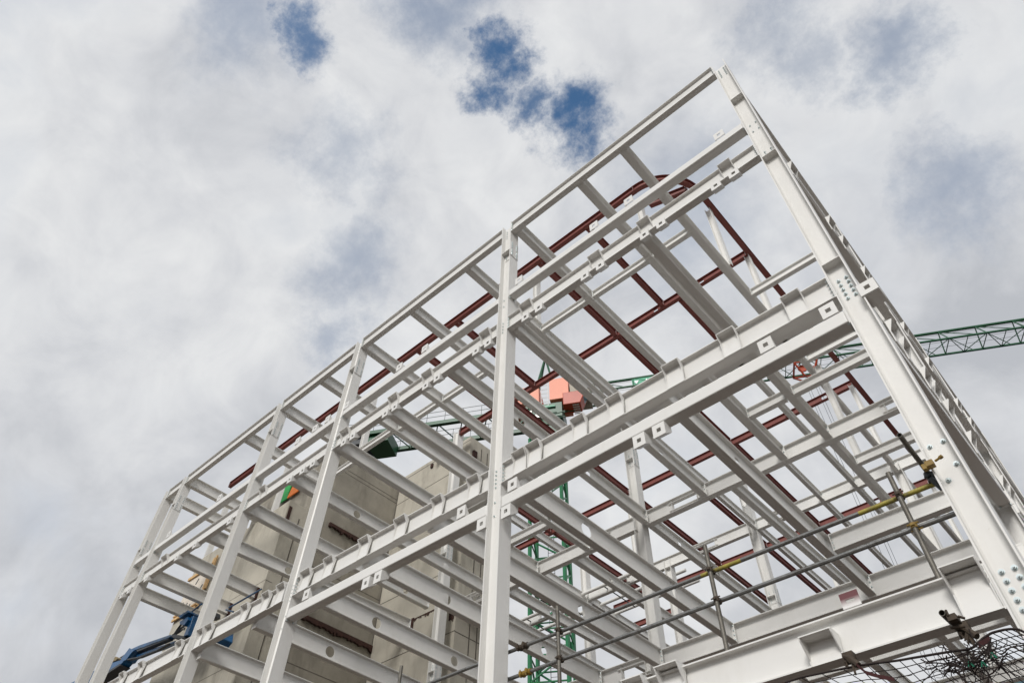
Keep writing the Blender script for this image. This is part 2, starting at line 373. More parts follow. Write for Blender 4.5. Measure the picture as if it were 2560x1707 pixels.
# short plate with slot, red primer
OVER, nt_o, b_o = nodes('half_primed_plate')
tco = nt_o.nodes.new('ShaderNodeTexCoord'); so_ = nt_o.nodes.new('ShaderNodeSeparateXYZ'); nt_o.links.new(tco.outputs['Object'], so_.inputs[0])
ro = nt_o.nodes.new('ShaderNodeValToRGB'); mo = nt_o.nodes.new('ShaderNodeMath'); mo.operation = 'MULTIPLY'; mo.inputs[1].default_value = 6.0
nt_o.links.new(so_.outputs[2], mo.inputs[0]); nt_o.links.new(mo.outputs[0], ro.inputs['Fac']); nt_o.links.new(ro.outputs['Color'], b_o.inputs['Base Color'])
ro.color_ramp.elements[0].position = .12; ro.color_ramp.elements[0].color = (.70, .68, .66, 1); ro.color_ramp.elements[1].position = .62; ro.color_ramp.elements[1].color = (.13, .035, .04, 1)
mb = MB(); x0, zq = -2.06, 3.60
for a in ((x0, x0+.19, zq, zq+.05), (x0, x0+.19, zq+.085, zq+.16), (x0, x0+.05, zq+.05, zq+.085), (x0+.14, x0+.19, zq+.05, zq+.085)): mb.box(a[0], a[1], 7.12, 7.132, a[2], a[3])
tag(build('cleat_plate', mb, OVER, loc=(x0, 7.12, zq)), 'small red primed plate with a slot standing on the lowest girder', 'cleat plate')
# ------------------------------------------------------------------ roof level (z 15.66)
RJ = 'roof joists running back from the facade'
k = 0
def yb(name, label, x, y0, y1, zb, b, h, x1=None, **kw):
    return beam(name, label, (x, y0, zb), (x if x1 is None else x1, y1, zb), b, h, along='y', **kw)
for x, y1, lb in ((-3.41, 14.9, 'white roof joist nearest the corner column, carrying a raking white post'), (-4.73, 14.9, 'second white roof joist left of the corner column'),
                  (-6.80, 14.9, 'white roof joist meeting the facade at the second column from the right'), (-8.66, 14.9, 'white roof joist carrying the post just right of the second column'),
                  (-10.92, 14.9, 'white roof joist in the middle of the second bay, first left of centre'), (-13.05, 14.9, 'white roof joist meeting the facade at the third column from the right'),
                  (-15.17, 14.9, 'white roof joist in the third bay above the dark crane ballast'), (-17.25, 14.9, 'white roof joist at the fourth column from the right'),
                  (-19.42, 10.6, 'white roof joist in the fourth bay in front of open sky'), (-23.17, 12.4, 'white roof joist at the fifth column from the right'), (-24.53, 12.4, 'leftmost white roof joist at the end column')):
    yb('joist', lb, x, 7.16, y1, 15.66, .19, .40, group=RJ, nb=3)
for x, y0, y1, lb in ((-3.41, 15.1, 23.1, 'far white roof joist nearest the gable, seen behind the first cross girder'), (-4.86, 15.1, 23.1, 'slender far white roof joist second from the gable'),
                  (-6.12, 15.1, 23.1, 'far white roof joist third from the gable'), (-8.87, 15.1, 23.1, 'far white roof joist ending at the slender column with the splice'),
                  (-15.6, 15.1, 23.1, 'far white roof joist crossing above the crane mast'), (-17.22, 15.1, 23.1, 'far white roof joist ending behind the crane mast'),
                  (-3.41, 23.3, 31, 'furthest white roof joist beside the gable'), (-4.88, 23.3, 31, 'furthest slender white roof joist second from the gable'), (-6.15, 23.3, 31, 'furthest white roof joist third from the gable'),
                  (-8.82, 23.3, 31, 'furthest white roof joist behind the slender spliced column'), (-11.85, 23.3, 31, 'furthest white roof joist left of the spliced column'), (-17.13, 23.3, 31, 'furthest white roof joist over the tube handrails'), (-21.2, 23.3, 31, 'furthest white roof joist at bottom beside the second column')):
    yb('joist', lb, x, y0, y1, 15.66, .14, .34, group='roof joists of the rear bays', nb=2)
for a, b, y, lb in ((-8.56, -6.82, 10.15, 'short white roof trimmer right of the leaning post, left piece'), (-6.60, -4.75, 10.15, 'short white roof trimmer between joists behind the upper rail, middle piece'), (-4.54, -3.43, 10.15, 'short white roof trimmer between joists, right piece'),
                    (-12.86, -10.95, 10.28, 'short white roof trimmer in the second bay, right of the crane handrails'), (-14.98, -13.07, 10.25, 'short white roof trimmer in front of the green counter jib'), (-17.06, -15.19, 10.15, 'short white roof trimmer below the dark ballast'), (-19.2, -17.27, 10.35, 'short white roof trimmer above the core, at the third column'),
                    (-3.22, -.64, 13.04, 'white roof trimmer reaching the corner column below its top splice'), (-3.22, -.64, 16.35, 'white roof trimmer reaching the corner column in front of the green jib')):
    beam('trimmer', lb, (a, y, 15.72), (b, y, 15.72), .14, .26, group='roof trimmers', nb=2)
beam('girder', 'white girder glimpsed in the slot below the mid-height spandrel', (-16.3, 14.93, 15.66), (-.64, 14.93, 15.66), .26, .45, group='roof girders', nb=4)
beam('girder', 'far white roof girder crossing behind the wires, right of the spliced column', (-8.75, 23.12, 15.66), (-.64, 23.12, 15.66), .18, .45, rects=((-8.2,-7.6),), group='roof girders', nb=4)
beam('girder', 'far white roof girder with rectangular openings between the two inner columns', (-17.0, 23.12, 15.66), (-9.05, 23.12, 15.66), .18, .45, rects=((-15.6, -14.9), (-11.6, -10.6)), group='roof girders', nb=4)
beam('girder', 'far white roof girder left of the crane mast near the bottom', (-22.5, 23.12, 15.66), (-17.3, 23.12, 15.66), .18, .45, rects=((-19.8, -19.0),), group='roof girders', nb=4)
# ------------------------------------------------------------------ upper floor (z 11.69)
FJ = 'upper floor beams running back from the facade'
for x, x1, y1, hol, lb in (
        (-3.35, -3.33, 14.95, (), 'broad white floor beam starting below the bracket pair nearest the corner'),
        (-4.55, -4.55, 14.95, ((12.9, .06),), 'slim white floor beam with a small oval hole, right of the big diagonal beam'),
        (-6.86, -6.93, 14.95, ((9.9, .13), (12.9, .10)), 'white floor beam starting at the second column, pierced by an oval hole'),
        (-8.83, -8.87, 14.95, ((9.6, .12), (12.3, .1)), 'white floor beam passing just right of the second column with a round hole'),
        (-10.98, -10.97, 14.95, ((10.6, .12), (13.2, .1)), 'white floor beam in the second bay with a hole showing green crane steel'),
        (-13.02, -13.02, 14.95, ((12.2, .02),), 'long white floor beam starting at the third column across the sky gap'),
        (-15.07, -15.08, 14.8, ((9.4, .12), (13.0, .1)), 'white floor beam with a round hole in front of the core, right of third column'),
        (-17.2, -17.2, 14.2, ((9.1, .12), (13.2, .1)), 'white floor beam starting at the fourth column and ending at the inner spliced column'),
        (-19.28, -18.85, 14.84, ((9.9, .12),), 'white floor beam ending on a small rusty plate on the core back wall'),
        (-21.08, -21.15, 10.05, (), 'white floor beam ending with rusty bolts on the core front wall'),
        (-22.76, -22.76, 10.05, (), 'white floor beam ending on the core wall above the blue lift basket'),
        (-24.1, -24.1, 10.6, (), 'leftmost white floor beam running toward the blue lift basket')):
    yb('joist', lb, x, 10.7 if x == -4.55 else 7.16, y1, 11.69, .19, .40, x1=x1, holes=hol, group=FJ, nb=3)
for x, x1, hol, lb in ((-3.34, -3.32, (), 'far white floor beam nearest the gable'), (-6.15, -6.08, (), 'far white floor beam third from the gable'),
                  (-8.83, -8.85, ((16.7, .08), (18.9, .08)), 'far white floor beam continuing behind the inner column'), (-11.62, -11.64, ((17.0, .1), (19.7, .09)), 'far white floor beam with an oval hole behind the upper scaffold rail'),
                  (-14.5, -14.35, ((17.4, .09), (19.7, .07)), 'far white floor beam with small holes beside the lowest tubes'), (-15.85, -15.9, ((19.6, .07),), 'far thin white floor beam above the lower scaffold clamp')):
    yb('joist', lb, x, 15.22, 23, 11.69, .17, .36, x1=x1, holes=hol, group='floor beams of the rear bays', nb=3)
beam('girder', 'white cross girder with a rectangular opening, running from the inner column to the corner column', (-8.82, 15.0, 11.69), (-.66, 15.0, 11.69), .20, .44, rects=((-7.9, -7.1), (-1.75, -1.0)), group='upper floor girders', nb=4)
beam('girder', 'white cross girder with openings left of the inner column', (-16.3, 15.0, 11.69), (-9.15, 15.0, 11.69), .18, .44, rects=((-10.9, -10.2), (-15.9, -15.0)), group='upper floor girders', nb=4)
for a, b, y, lb in ((-4.36, -3.37, 13.0, 'short white floor trimmer left of the broad floor beam'), (-3.16, -.64, 13.0, 'white floor trimmer running into the corner column above the cross girder'),
                    (-3.15, -.64, 16.4, 'white floor trimmer behind the open scaffold tube end'), (-12.83, -11.0, 13.25, 'short white floor trimmer right of the second column below the lower rail')):
    beam('trimmer', lb, (a, y, 11.74), (b, y, 11.74), .15, .27, group='floor trimmers', nb=2)
# ------------------------------------------------------------------ middle floor (z 7.52)
for x, x1, hol, lb in (
        (-3.66, -3.69, ((9.45, .09), (12.3, .1)), 'large diagonal white beam ending with bolts above the red slotted plate'),
        (-6.88, -6.90, ((9.35, .15), (12.4, .12)), 'large diagonal white beam with a big round hole below the lower rail'),
        (-8.90, -8.87, ((8.9, .14), (11.7, .13)), 'large diagonal white beam ending at the inner column near the bottom'),
        (-10.80, -10.72, ((9.4, .12), (12.6, .1)), 'large diagonal white beam left of the second column with a half-blocked hole'),
        (-12.77, -12.79, ((9.1, .13), (11.6, .12)), 'large diagonal white beam starting at the third column, with two round holes'),
        (-14.72, -14.80, ((9.3, .13),), 'large diagonal white beam with one round hole low in front of the core'),
        (-17.05, -17.0, (), 'large diagonal white beam starting at the fourth column, low down')):
    yb('joist', lb, x, 7.18, 14.72, 7.52, .165, .45, x1=x1, holes=hol, group='middle floor beams', nb=4)
beam('girder', 'big white girder just above the lowest girder, bolted to the diagonal beams', (-8.80, 14.75, 7.5), (-.66, 14.75, 7.5), .24, .48, group='middle floor girders', nb=5)
beam('girder', 'big white girder with framed openings at the bottom edge, left of the inner column', (-16.3, 14.75, 7.5), (-9.1, 14.75, 7.5), .24, .48, rects=((-10.0, -9.3), (-12.4, -11.6)), group='middle floor girders', nb=5)
beam('trimmer', 'white trimmer beam running behind the lower scaffold rail to the corner column', (-3.50, 12.8, 7.60), (-.64, 12.8, 7.60), .17, .36, group='floor trimmers', nb=3)
for y, lb in ((17.5, 'pale floor beam glimpsed through the net, nearer one'), (20.5, 'pale floor beam glimpsed through the net, further one')):
    beam('girder', lb, (-9, y, 7.5), (-.66, y, 7.5), .2, .42, group='middle floor girders', bolts=False)
for x, lb in ((-1.9, 'white beam seen through the net next to the corner column'), (-3.3, 'white beam seen through the net below the strap'), (-5.0, 'white beam seen under the lowest girder left of the net'), (-6.6, 'white beam seen under the lowest girder at the bottom edge')):
    yb('joist', lb, x, 15.0, 23, 7.52, .17, .42, group='middle floor beams of the rear bay', nb=3)
# ------------------------------------------------------------------ inner columns
ig = 'inner columns'
column('inner white column with a bolted splice, standing behind the lower rail bracket pair', -9.2, 15.0-.02, G, 16.1, .30, .30, splices=(14.25,), group=ig)
column('tall white column carrying the red beam in front of the concrete core', -16.72, 14.2, G, 19.3, .30, .30, splices=(13.6, 9.5), group=ig)
column('slender far white column with a bolted splice behind the upper scaffold rail', -9.10, 23.08, G, 18.9, .34, .34, splices=(13.0,), group=ig)
column('far white column beside the crane mast, low between the diagonal beams', -17.3, 23.08, G, 18.9, .30, .34, splices=(9.6,), group=ig)
column('far white column standing on the gable side behind the scaffold coupling', -3.46, 23.1, G, 16.0, .30, .34, group=ig)
column('slim white stub post between two floors, left of the open scaffold tube end', -3.17, 16.6, 12.07, 15.66, .17, .17, tf=.012, tw=.009, group=ig)
column('far white column seen low between the inner column and the scaffold standard', -13.0, 23.1, G, 16.0, .30, .34, group=ig)
# ------------------------------------------------------------------ gable side
gg = 'gable columns beyond the corner'
for y, lb in ((12.35, 'first white gable column behind the corner column'), (18.0, 'second white gable column, seen edge on at the right'), (23.6, 'third white gable column, far along the right edge')):
    column(lb, -.71, y, G, 16.1, .26, .285, group=gg)
GP1 = [7.75, 9.3, 9.9, 10.9, 12.9, 14.3, 16.1, 17.0]
GP2 = [8.3, 8.75, 9.55, 9.95, 10.5, 11.5, 13.05, 13.45, 14.6]
def gpocket(root, y, zs, x=-.445, w=.26, proj=.10):
    mb = MB(); mb.box(x+.002, x+proj, y, y+w, zs-.012, zs); build('shelf_plate', mb, WHITE, root)
    for yy in (y, y+w-.012):
        mb = MB(); mb.prism([(x+.004, yy, zs-.014), (x+proj, yy, zs-.014), (x+.004, yy, zs-.24)], (0, .012, 0)); build('gusset', mb, WHITE, root)
    mb = MB(); mb.box(x+.002, x+.014, y-.02, y+w+.02, zs-.45, zs-.014); build('cover_panel', mb, WHITE, root)
segs = ((7.285, 12.35, 'first gable bay'), (12.64, 18.0, 'second gable bay'), (18.29, 23.6, 'third gable bay'))
for a, b, sn in segs:
    yb('eaves_girder', 'white eaves beam closing the roof edge over the '+sn, -.61, a, b, 15.66, .15, .43, group='gable eaves beams', nb=4)
    r = yb('gable_girder', 'upper white gable beam with projecting bracket boxes, '+sn, -.61, a, b, 11.69, .16, .42, group='upper gable beams', nb=4)
    for p in GP1:
        if a < p < b-.3: gpocket(r, p, 12.10)
    boxrail('hollow_rail', 'smooth white square rail high on the '+sn, (-.65, a, 12.86), (-.65, b, 12.86), .2, .2, group='gable rails')
    r = yb('gable_girder', 'middle white gable beam with a row of bracket boxes, '+sn, -.61, a, b, 7.52, .16, .44, group='middle gable beams', nb=4)
    for p in GP2:
        if a < p < b-.3: gpocket(r, p, 7.95)
    r = boxrail('hollow_rail', 'smooth white square rail with dark underside at mid height, '+sn, (-.65, a, 7.0), (-.65, b, 7.0), .21, .22, group='gable rails')
    if a < 8:
        mb = MB(); plate_hole(mb, -.335, 7.37, .115, .11, 6.98, .012, .036); mb.box(-.45, -.22, 6.994, 7.25, 7.25, 7.262)
        mb.box(-.232, -.22, 6.994, 7.25, 7.264, 7.478); build('corner_bracket', mb, WHITE, r)
    yb('gable_girder', 'lowest heavy white gable beam, '+sn, -.63, a, b, 3.12, .26, .62, group='lower gable beams', nb=5)
# ------------------------------------------------------------------ red roof frame
ZR = 19.0
rg = 'red primed roof beams'
def red(label, A, B, b=.15, h=.28, **kw): return beam('red_joist', label, (A[0], A[1], ZR), (B[0], B[1], ZR), b, h, m=RED, tf=.012, tw=.009, group=rg, nb=3, cat='red steel beam', **kw)
red('long red eaves beam crossing behind the facade from the far left up to the bend', (-26.7, 9.9), (-4.55, 9.9))
yy = 'y'
for x, lb in ((-6.5, 'dark red roof beam running back behind the upper spandrel, nearest the curved corner'), (-8.52, 'dark red roof beam running back just right of the second column'), (-10.35, 'dark red roof beam behind the top of the second column'),
              (-12.4, 'dark red roof beam running back just left of the second column'), (-14.4, 'dark red roof beam running back in the second bay')):
    red(lb, (x, 10.06), (x, 14.2), along='y')
red('red cross beam with an oval hole reaching the tall column in front of the core', (-16.4, 14.22), (-3.2, 14.22), holes=((-4.9, .085), (-6.75, .085)))
for x, lb in ((-5.9, 'dark red roof beam behind the corner joists, middle field'), (-8.5, 'dark red roof beam ending at the white bolted node plate, middle field'), (-13.66, 'dark red roof beam above the crane mast, middle field'), (-18.2, 'dark red roof beam left of the crane mast, middle field')):
    red(lb, (x, 14.4), (x, 22.0), along='y')
red('second red cross beam with round holes, seen beside the jib', (-20.5, 22.05), (-3.2, 22.05), holes=((-4.35, .11), (-5.75, .11), (-17.1, .11)))
for x, lb in ((-8.43, 'dark red roof beam behind the wires, far field'), (-11.12, 'dark red roof beam behind the inner column, far field'), (-13.63, 'dark red roof beam left of the inner column, far field'), (-18.1, 'dark red roof beam below the tube handrails, far field')):
    red(lb, (x, 22.25), (x, 29.7), along='y')
red('third red cross beam with round holes, low behind the yellow-taped tube', (-20.2, 29.75), (-3.2, 29.75), holes=((-4.2, .12), (-5.6, .12), (-17.1, .12)))
for x, lb in ((-8.45, 'most distant red roof beam right of the spliced column'), (-11.18, 'most distant red roof beam at the spliced column'), (-13.62, 'most distant red roof beam under the upper scaffold rail')):
    red(lb, (x, 29.95), (x, 36.5), along='y')
red('fourth red cross beam, tiny at the bottom left of the mast', (-21, 32.0), (-17, 32.0))
red('dark red eaves beam running back along the gable from the curved corner', (-3.2, 11.4), (-3.2, 36), along='y')
def arc(cx, cy, r, a0, a1, n, z): return [Vector((cx+r*math.cos(a0+(a1-a0)*i/n), cy+r*math.sin(a0+(a1-a0)*i/n), z)) for i in range(n+1)]
def curved(label, cx, cy, ro, a0, a1):
    root = thing('curved_girder', label, 'red steel beam', (cx, cy, ZR), rg)
    mb = MB(); n = 20
    for (ri, rr, z0, z1) in ((ro-.15, ro, 0, .012), (ro-.15, ro, .268, .28), (ro-.08, ro-.07, .012, .268)):
        A = arc(cx, cy, ri, a0, a1, n, ZR); B = arc(cx, cy, rr, a0, a1, n, ZR)
        for i in range(n):
            u, v = Vector((0, 0, z0)), Vector((0, 0, z1))
            mb.hexa([A[i]+u, B[i]+u, B[i+1]+u, A[i+1]+u, A[i]+v, B[i]+v, B[i+1]+v, A[i+1]+v])
    build('i_section', mb, RED, root, smooth=False)
    return root
curved('outer curved red beam rounding the roof corner', -4.55, 11.4, 1.5, -math.pi/2, 0)
red('short straight red beam inside the curved roof corner', (-4.5, 10.62), (-3.35, 10.95))
pg = 'white posts under the red roof'
for x, y, z0, z1, lb in ((-3.32, 11.9, 16.06, 19.0, 'slanting-looking white post under the red gable eaves, on the corner joist'), (-4.75, 10.25, 16.06, 19.0, 'white post rising behind the upper rail nearest the curved corner'), (-8.95, 10.3, 16.06, 19.0, 'white post right of the second column, foot bolted to a roof joist'),
                       (-17.08, 10.2, 16.06, 19.0, 'white post right of the third column, under the red eaves'), (-22.35, 10.2, 15.8, 19.0, 'white post beside the green and orange board'), (-27.1, 10.2, 15.6, 19.0, 'leftmost white post under the end of the red eaves'),
                       (-3.3, 14.2, 16.06, 19.0, 'white post at the first red cross beam on the gable side'), (-3.36, 21.9, 16.06, 19.0, 'white post at the second red cross beam on the gable side'), (-3.36, 29.6, 16, 19.0, 'white post at the third red cross beam on the gable side'),
                       (-8.62, 21.98, 16.06, 19.28, 'short white post with bolted node plate at the second red cross beam'), (-8.6, 29.7, 16, 19.28, 'distant white post with bolted node at the third red cross beam'), (-13.7, 21.98, 16.0, 19.28, 'white node post in the middle of the second red cross beam')):
    column(lb, x, y, z0, z1, .16, .2, tf=.012, tw=.009, name='steel_post', cat='steel post', group=pg)
# ------------------------------------------------------------------ concrete core
def wallthing(label, x0, x1, y0, y1, z1, m=CONC):
    r = thing('concrete_core', label, 'concrete core', (x0, y0, G)); mb = MB(); mb.box(x0, x1, y0, y1, G, z1); build('wall', mb, m, r); return r
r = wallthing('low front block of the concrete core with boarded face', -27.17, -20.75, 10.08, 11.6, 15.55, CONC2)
w = [c for c in r.children][0]
def jx(r, x0, x1, y, zs, t=.018):    # horizontal joints on a face toward -y
    for z in zs:
        mb = MB(); mb.box(x0, x1, y-.003, y+.01, z-t/2, z+t/2); build('panel_joint', mb, JOINT, r)
def jy(r, y0, y1, x, zs, t=.018):
    for z in zs:
        mb = MB(); mb.box(x-.01, x+.003, y0, y1, z-t/2, z+t/2); build('panel_joint', mb, JOINT, r)
jx(r, -27.17, -20.75, 10.08, (12.3, 9.6, 6.9)); jy(r, 10.08, 11.6, -20.75, (12.3, 9.6, 6.9))
mb = MB(); mb.box(-20.752, -20.742, 10.35, 10.62, G, 12.9); build('vertical_chase', mb, CONC2, r)
mb = MB(); mb.box(-20.752, -20.740, 10.62, 10.66, G, 15.0); build('panel_joint', mb, JOINT, r)
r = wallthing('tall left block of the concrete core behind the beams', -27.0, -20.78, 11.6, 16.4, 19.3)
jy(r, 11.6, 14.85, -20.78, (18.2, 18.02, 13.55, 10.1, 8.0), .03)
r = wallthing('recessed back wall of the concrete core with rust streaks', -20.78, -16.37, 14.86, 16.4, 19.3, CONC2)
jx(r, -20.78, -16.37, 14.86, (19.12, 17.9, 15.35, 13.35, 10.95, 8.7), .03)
mb = MB(); mb.box(-20.76, -20.72, 14.84, 14.857, G, 19.3); build('panel_joint', mb, JOINT, r)
jy(r, 14.86, 16.4, -16.37, (17.5, 10.93, 14.2), .03)
for y in (15.5, 15.85):
    mb = MB(); mb.box(-16.372, -16.362, y, y+.04, G, 19.0); build('panel_joint', mb, JOINT, r)
def rusty(name, label, x0, x1, y0, y1, z0, z1):
    mb = MB(); N = 46 if max(x1-x0, y1-y0) > .6 else 9
    for i in range(N):
        u0, u1 = i/N, (i+1)/N; d = random.choice((0, .01, .03, .05, .09))*random.uniform(.4, 1.2)
        if x1-x0 > y1-y0: mb.box(x0+(x1-x0)*u0, x0+(x1-x0)*u1, y0, y1, z0-d, z1)
        else: mb.box(x0, x1, y0+(y1-y0)*u0, y0+(y1-y0)*u1, z0-d, z1)
    return tag(build(name, mb, RUST, loc=(x0, y0, z0)), label, 'rusty steel')
rusty('rusty_ledge', 'upper rusty ledge angle on the dark side wall of the core', -20.775, -20.68, 11.9, 14.3, 15.38, 15.5)
rusty('rusty_ledge', 'lower long rusty ledge angle on the side wall of the core', -20.775, -20.68, 11.7, 14.85, 11.62, 11.76)
rusty('rusty_plate', 'rust-streaked slot at the top corner of the front core block', -20.748, -20.735, 10.12, 10.24, 14.7, 15.3)
rusty('rusty_plate', 'rusty fixing at the top edge of the back wall with a rust run', -18.72, -18.58, 14.80, 14.855, 18.85, 19.02)
rusty('rusty_plate', 'red-brown bearing plate under the white floor beam on the back wall', -18.64, -18.53, 14.82, 14.855, 11.66, 12.1)
rusty('rusty_plate', 'dark rusty pocket beside the tall column on the right core corner', -16.7, -16.45, 14.84, 14.856, 11.4, 11.95)
rusty('rusty_plate', 'rusty bracket beside the red beam at the right core corner', -16.36, -16.26, 15.0, 15.2, 18.3, 18.6)
rusty('rusty_strip', 'dark open joint on the back wall left of the tall column', -18.6, -17.1, 14.845, 14.857, 12.04, 12.07)
rusty('rusty_plate', 'rusty end plate where the leftmost beams meet the front core block', -21.0, -20.93, 10.0, 10.07, 11.66, 12.06)
rusty('rusty_plate', 'second rusty end plate on the front core block, above the basket', -22.62, -22.54, 10.0, 10.07, 11.66, 12.06)
# boarded window on the front block
r = thing('boarded_opening', 'cream boarding with timber battens fixed on the front of the core', 'boarding', (-27.1, 10.0, 12.9))
mb = MB(); mb.box(-27.12, -25.45, 10.03, 10.075, 12.95, 14.62); build('board', mb, OSB, r)
for a in ((-27.17, -25.35, 14.60, 14.72), (-25.45, -25.32, 12.9, 14.95), (-27.17, -25.3, 12.88, 12.98), (-27.17, -25.3, 13.06, 13.12), (-25.27, -25.2, 13.6, 15.0)):
    mb = MB(); mb.box(a[0], a[1], 9.97, 10.03, a[2], a[3]); build('batten', mb, WOOD, r)
for (x, z) in ((-26.3, 14.3), (-25.75, 13.85), (-26.9, 13.5), (-26.5, 13.35), (-26.2, 13.2)):
    mb = MB(); mb.prism([(x-.09, 10.02, z-.1), (x-.02, 10.02, z-.12), (x+.09, 10.02, z+.08), (x+.03, 10.02, z+.12)], (0, .012, 0)); build('torn_patch', mb, DARK, r)
r = thing('site_board', 'bright green board with an orange corner behind the white post', 'site board', (-24.4, 11.5, 17.9))
mb = MB(); mb.box(-24.6, -23.95, 11.45, 11.5, 17.93, 19.2); mb.v = mb.v; build('green_panel', mb, BGREEN, r)
mb = MB(); mb.prism([(-23.95, 11.45, 17.93), (-23.2, 11.45, 17.93), (-23.2, 11.45, 18.6), (-23.72, 11.45, 18.6)], (0, .05, 0)); build('orange_panel', mb, BORANGE, r)
# ------------------------------------------------------------------ tower crane
r = thing('tower_crane', 'green tower crane with orange cab and long lattice jib behind the frame', 'tower crane', (-24.4, 31.3, G))
MX, MY = -25.5, 30.9
jd = Vector((.874, .486, 0)); jn = Vector((-.486, .874, 0)); Z3 = Vector((0, 0, 1))
def P(a, n, z): return Vector((MX, MY, 0))+jd*a+jn*n+Z3*z
mb = MB(); hw = 1.1
cs = [(-hw, -hw), (hw, -hw), (hw, hw), (-hw, hw)]
for a, n_ in cs: mb.tube(P(a, n_, G), P(a, n_, 34.2), .13, 4)
z = G+.2; kk = 0
while z < 33.5:
    for i in range(4):
        p, q = cs[i], cs[(i+1) % 4]
        if kk % 2: p, q = q, p
        mb.tube(P(p[0], p[1], z), P(q[0], q[1], z+1.5), .06, 6); mb.tube(P(p[0], p[1], z), P(q[0], q[1], z), .05, 6)
    z += 1.5; kk += 1
mast = build('mast', mb, MGREEN, r)
mb = MB()
for z in range(0, 33): mb.tube(P(-.2, .45, z), P(.2, .45, z), .015, 5); mb.tube(P(-.2, .45, z+.5), P(.2, .45, z+.5), .015, 5)
mb.tube(P(-.2, .45, G), P(-.2, .45, 34), .02, 6); mb.tube(P(.2, .45, G), P(.2, .45, 34), .02, 6)
for z in (9.2, 15.0, 22): 
    mb.box(MX-.6, MX+.3, MY-.3, MY+.6, z, z+.04)
build('ladder', mb, DARK, r)
mb = MB(); mb.prism([P(-1.0, -1.0, 34.2), P(1.0, -1.0, 34.2), P(1.0, 1.0, 34.2), P(-1.0, 1.0, 34.2)], (0, 0, 1.3))
mb.tube(P(0, 0, 35.4), P(0, 0, 36.1), 1.15, 20)
for s in (-1, 1): mb.tube(P(0, s*1.0, 34.4), P(0, s*1.06, 34.4), .7, 18)
build('turntable', mb, GREEN, r)
mb = MB(); mb.prism([P(-1.6, -1.1, 36.1), P(1.4, -1.1, 36.1), P(1.4, 1.1, 36.1), P(-1.6, 1.1, 36.1)], (0, 0, 1.4))
build('slewing_platform', mb, GREEN, r)
mb = MB(); mb.box(0,0,0,0,0,0); mb = MB()
mb.prism([P(-3.6, -1.25, 37.0), P(.9, -1.25, 37.0), P(.9, -1.12, 37.0), P(-3.6, -1.12, 37.0)], (0, 0, .16)); build('platform_edge', mb, LGREEN, r)
for (a0, a1, n0, n1, z0, z1) in ((-2.4, -.35, -1.3, 1.0, 37.7, 39.4), (.5, 2.0, -1.3, .9, 37.7, 39.9)):
    mb = MB(); mb.prism([P(a0, n0, z0), P(a1, n0, z0), P(a1, n1, z0), P(a0, n1, z0)], (0, 0, z1-z0)); build('machinery_housing', mb, ORANGE, r)
mb = MB(); mb.prism([P(2.1, -1.2, 37.9), P(3.6, -1.2, 37.9), P(3.6, .6, 37.9), P(2.1, .6, 37.9)], (0, 0, 1.6)); build('grey_housing', mb, CONC2, r)
for n0 in (-1.1,):
    mb = MB()
    for i in range(6): mb.tube(P(-.2, n0, 37.3+i*.45), P(.35, n0, 37.3+i*.45), .025, 6)
    mb.tube(P(-.2, n0, 37.2), P(-.2, n0, 40), .03, 6); mb.tube(P(.35, n0, 37.2), P(.35, n0, 40), .03, 6); build('access_ladder', mb, WPAINT, r)
mb = MB(); a0, a1, n0, n1, z0, z1 = 1.6, 2.9, -1.8, -.7, 36.5, 37.75
mb.hexa([P(a0,n0,z0), P(a1,n0,z0), P(a1,n1,z0), P(a0,n1,z0), P(a0,n0,z1), P(a1+.5,n0,z1), P(a1+.5,n1,z1), P(a0,n1,z1)])
cab = build('cab', mb, CABO, r, bevel=.05)
mb = MB(); mb.hexa([P(a1+.02,n0+.15,z0+.2), P(a1+.05,n0+.15,z0+.2), P(a1+.05,n1-.15,z0+.2), P(a1+.02,n1-.15,z0+.2), P(a1+.47,n0+.15,z1-.1), P(a1+.5,n0+.15,z1-.1), P(a1+.5,n1-.15,z1-.1), P(a1+.47,n1-.15,z1-.1)]); build('windscreen', mb, GLASS, cab)
for i in range(5):
    mb = MB(); a = a1-.55+i*0; mb.prism([P(a1-.6, n0+.15+i*.24, z0-.012), P(a1-.1, n0+.15+i*.24, z0-.012), P(a1-.1, n0+.27+i*.24, z0-.012), P(a1-.6, n0+.27+i*.24, z0-.012)], (0, 0, .01)); build('floor_grille', mb, WPAINT, cab)
mb = MB(); random.seed(11)
for i in range(26):
    a, n_, z_ = random.uniform(-3.2, 1.2), random.uniform(-1.3, -.9), random.uniform(35.6, 37.0); q = random.choice(((1, 0, 0), (0, 0, 1), (1, 0, .6)))
    mb.tube(P(a, n_, z_), P(a+q[0]*random.uniform(.3, 1.2), n_, z_+q[2]*random.uniform(.3, .9)), random.uniform(.03, .07), 6)
build('platform_framing', mb, GREEN, r)
for a_, z_ in ((-1.6, 36.1), (-.6, 36.0)):
    mb = MB(); mb.prism([P(a_, -1.34, z_), P(a_+.7, -1.34, z_), P(a_+.7, -1.14, z_), P(a_, -1.14, z_)], (0, 0, .7)); build('switch_cabinet', mb, TUBE, r)
# A-frame head
mb = MB()
for s in (-.7, .7): mb.tube(P(-1.2, s, 37.5), P(0, 0, 44), .09, 6); mb.tube(P(1.2, s, 37.5), P(0, 0, 44), .09, 6)
build('tower_head', mb, GREEN, r)
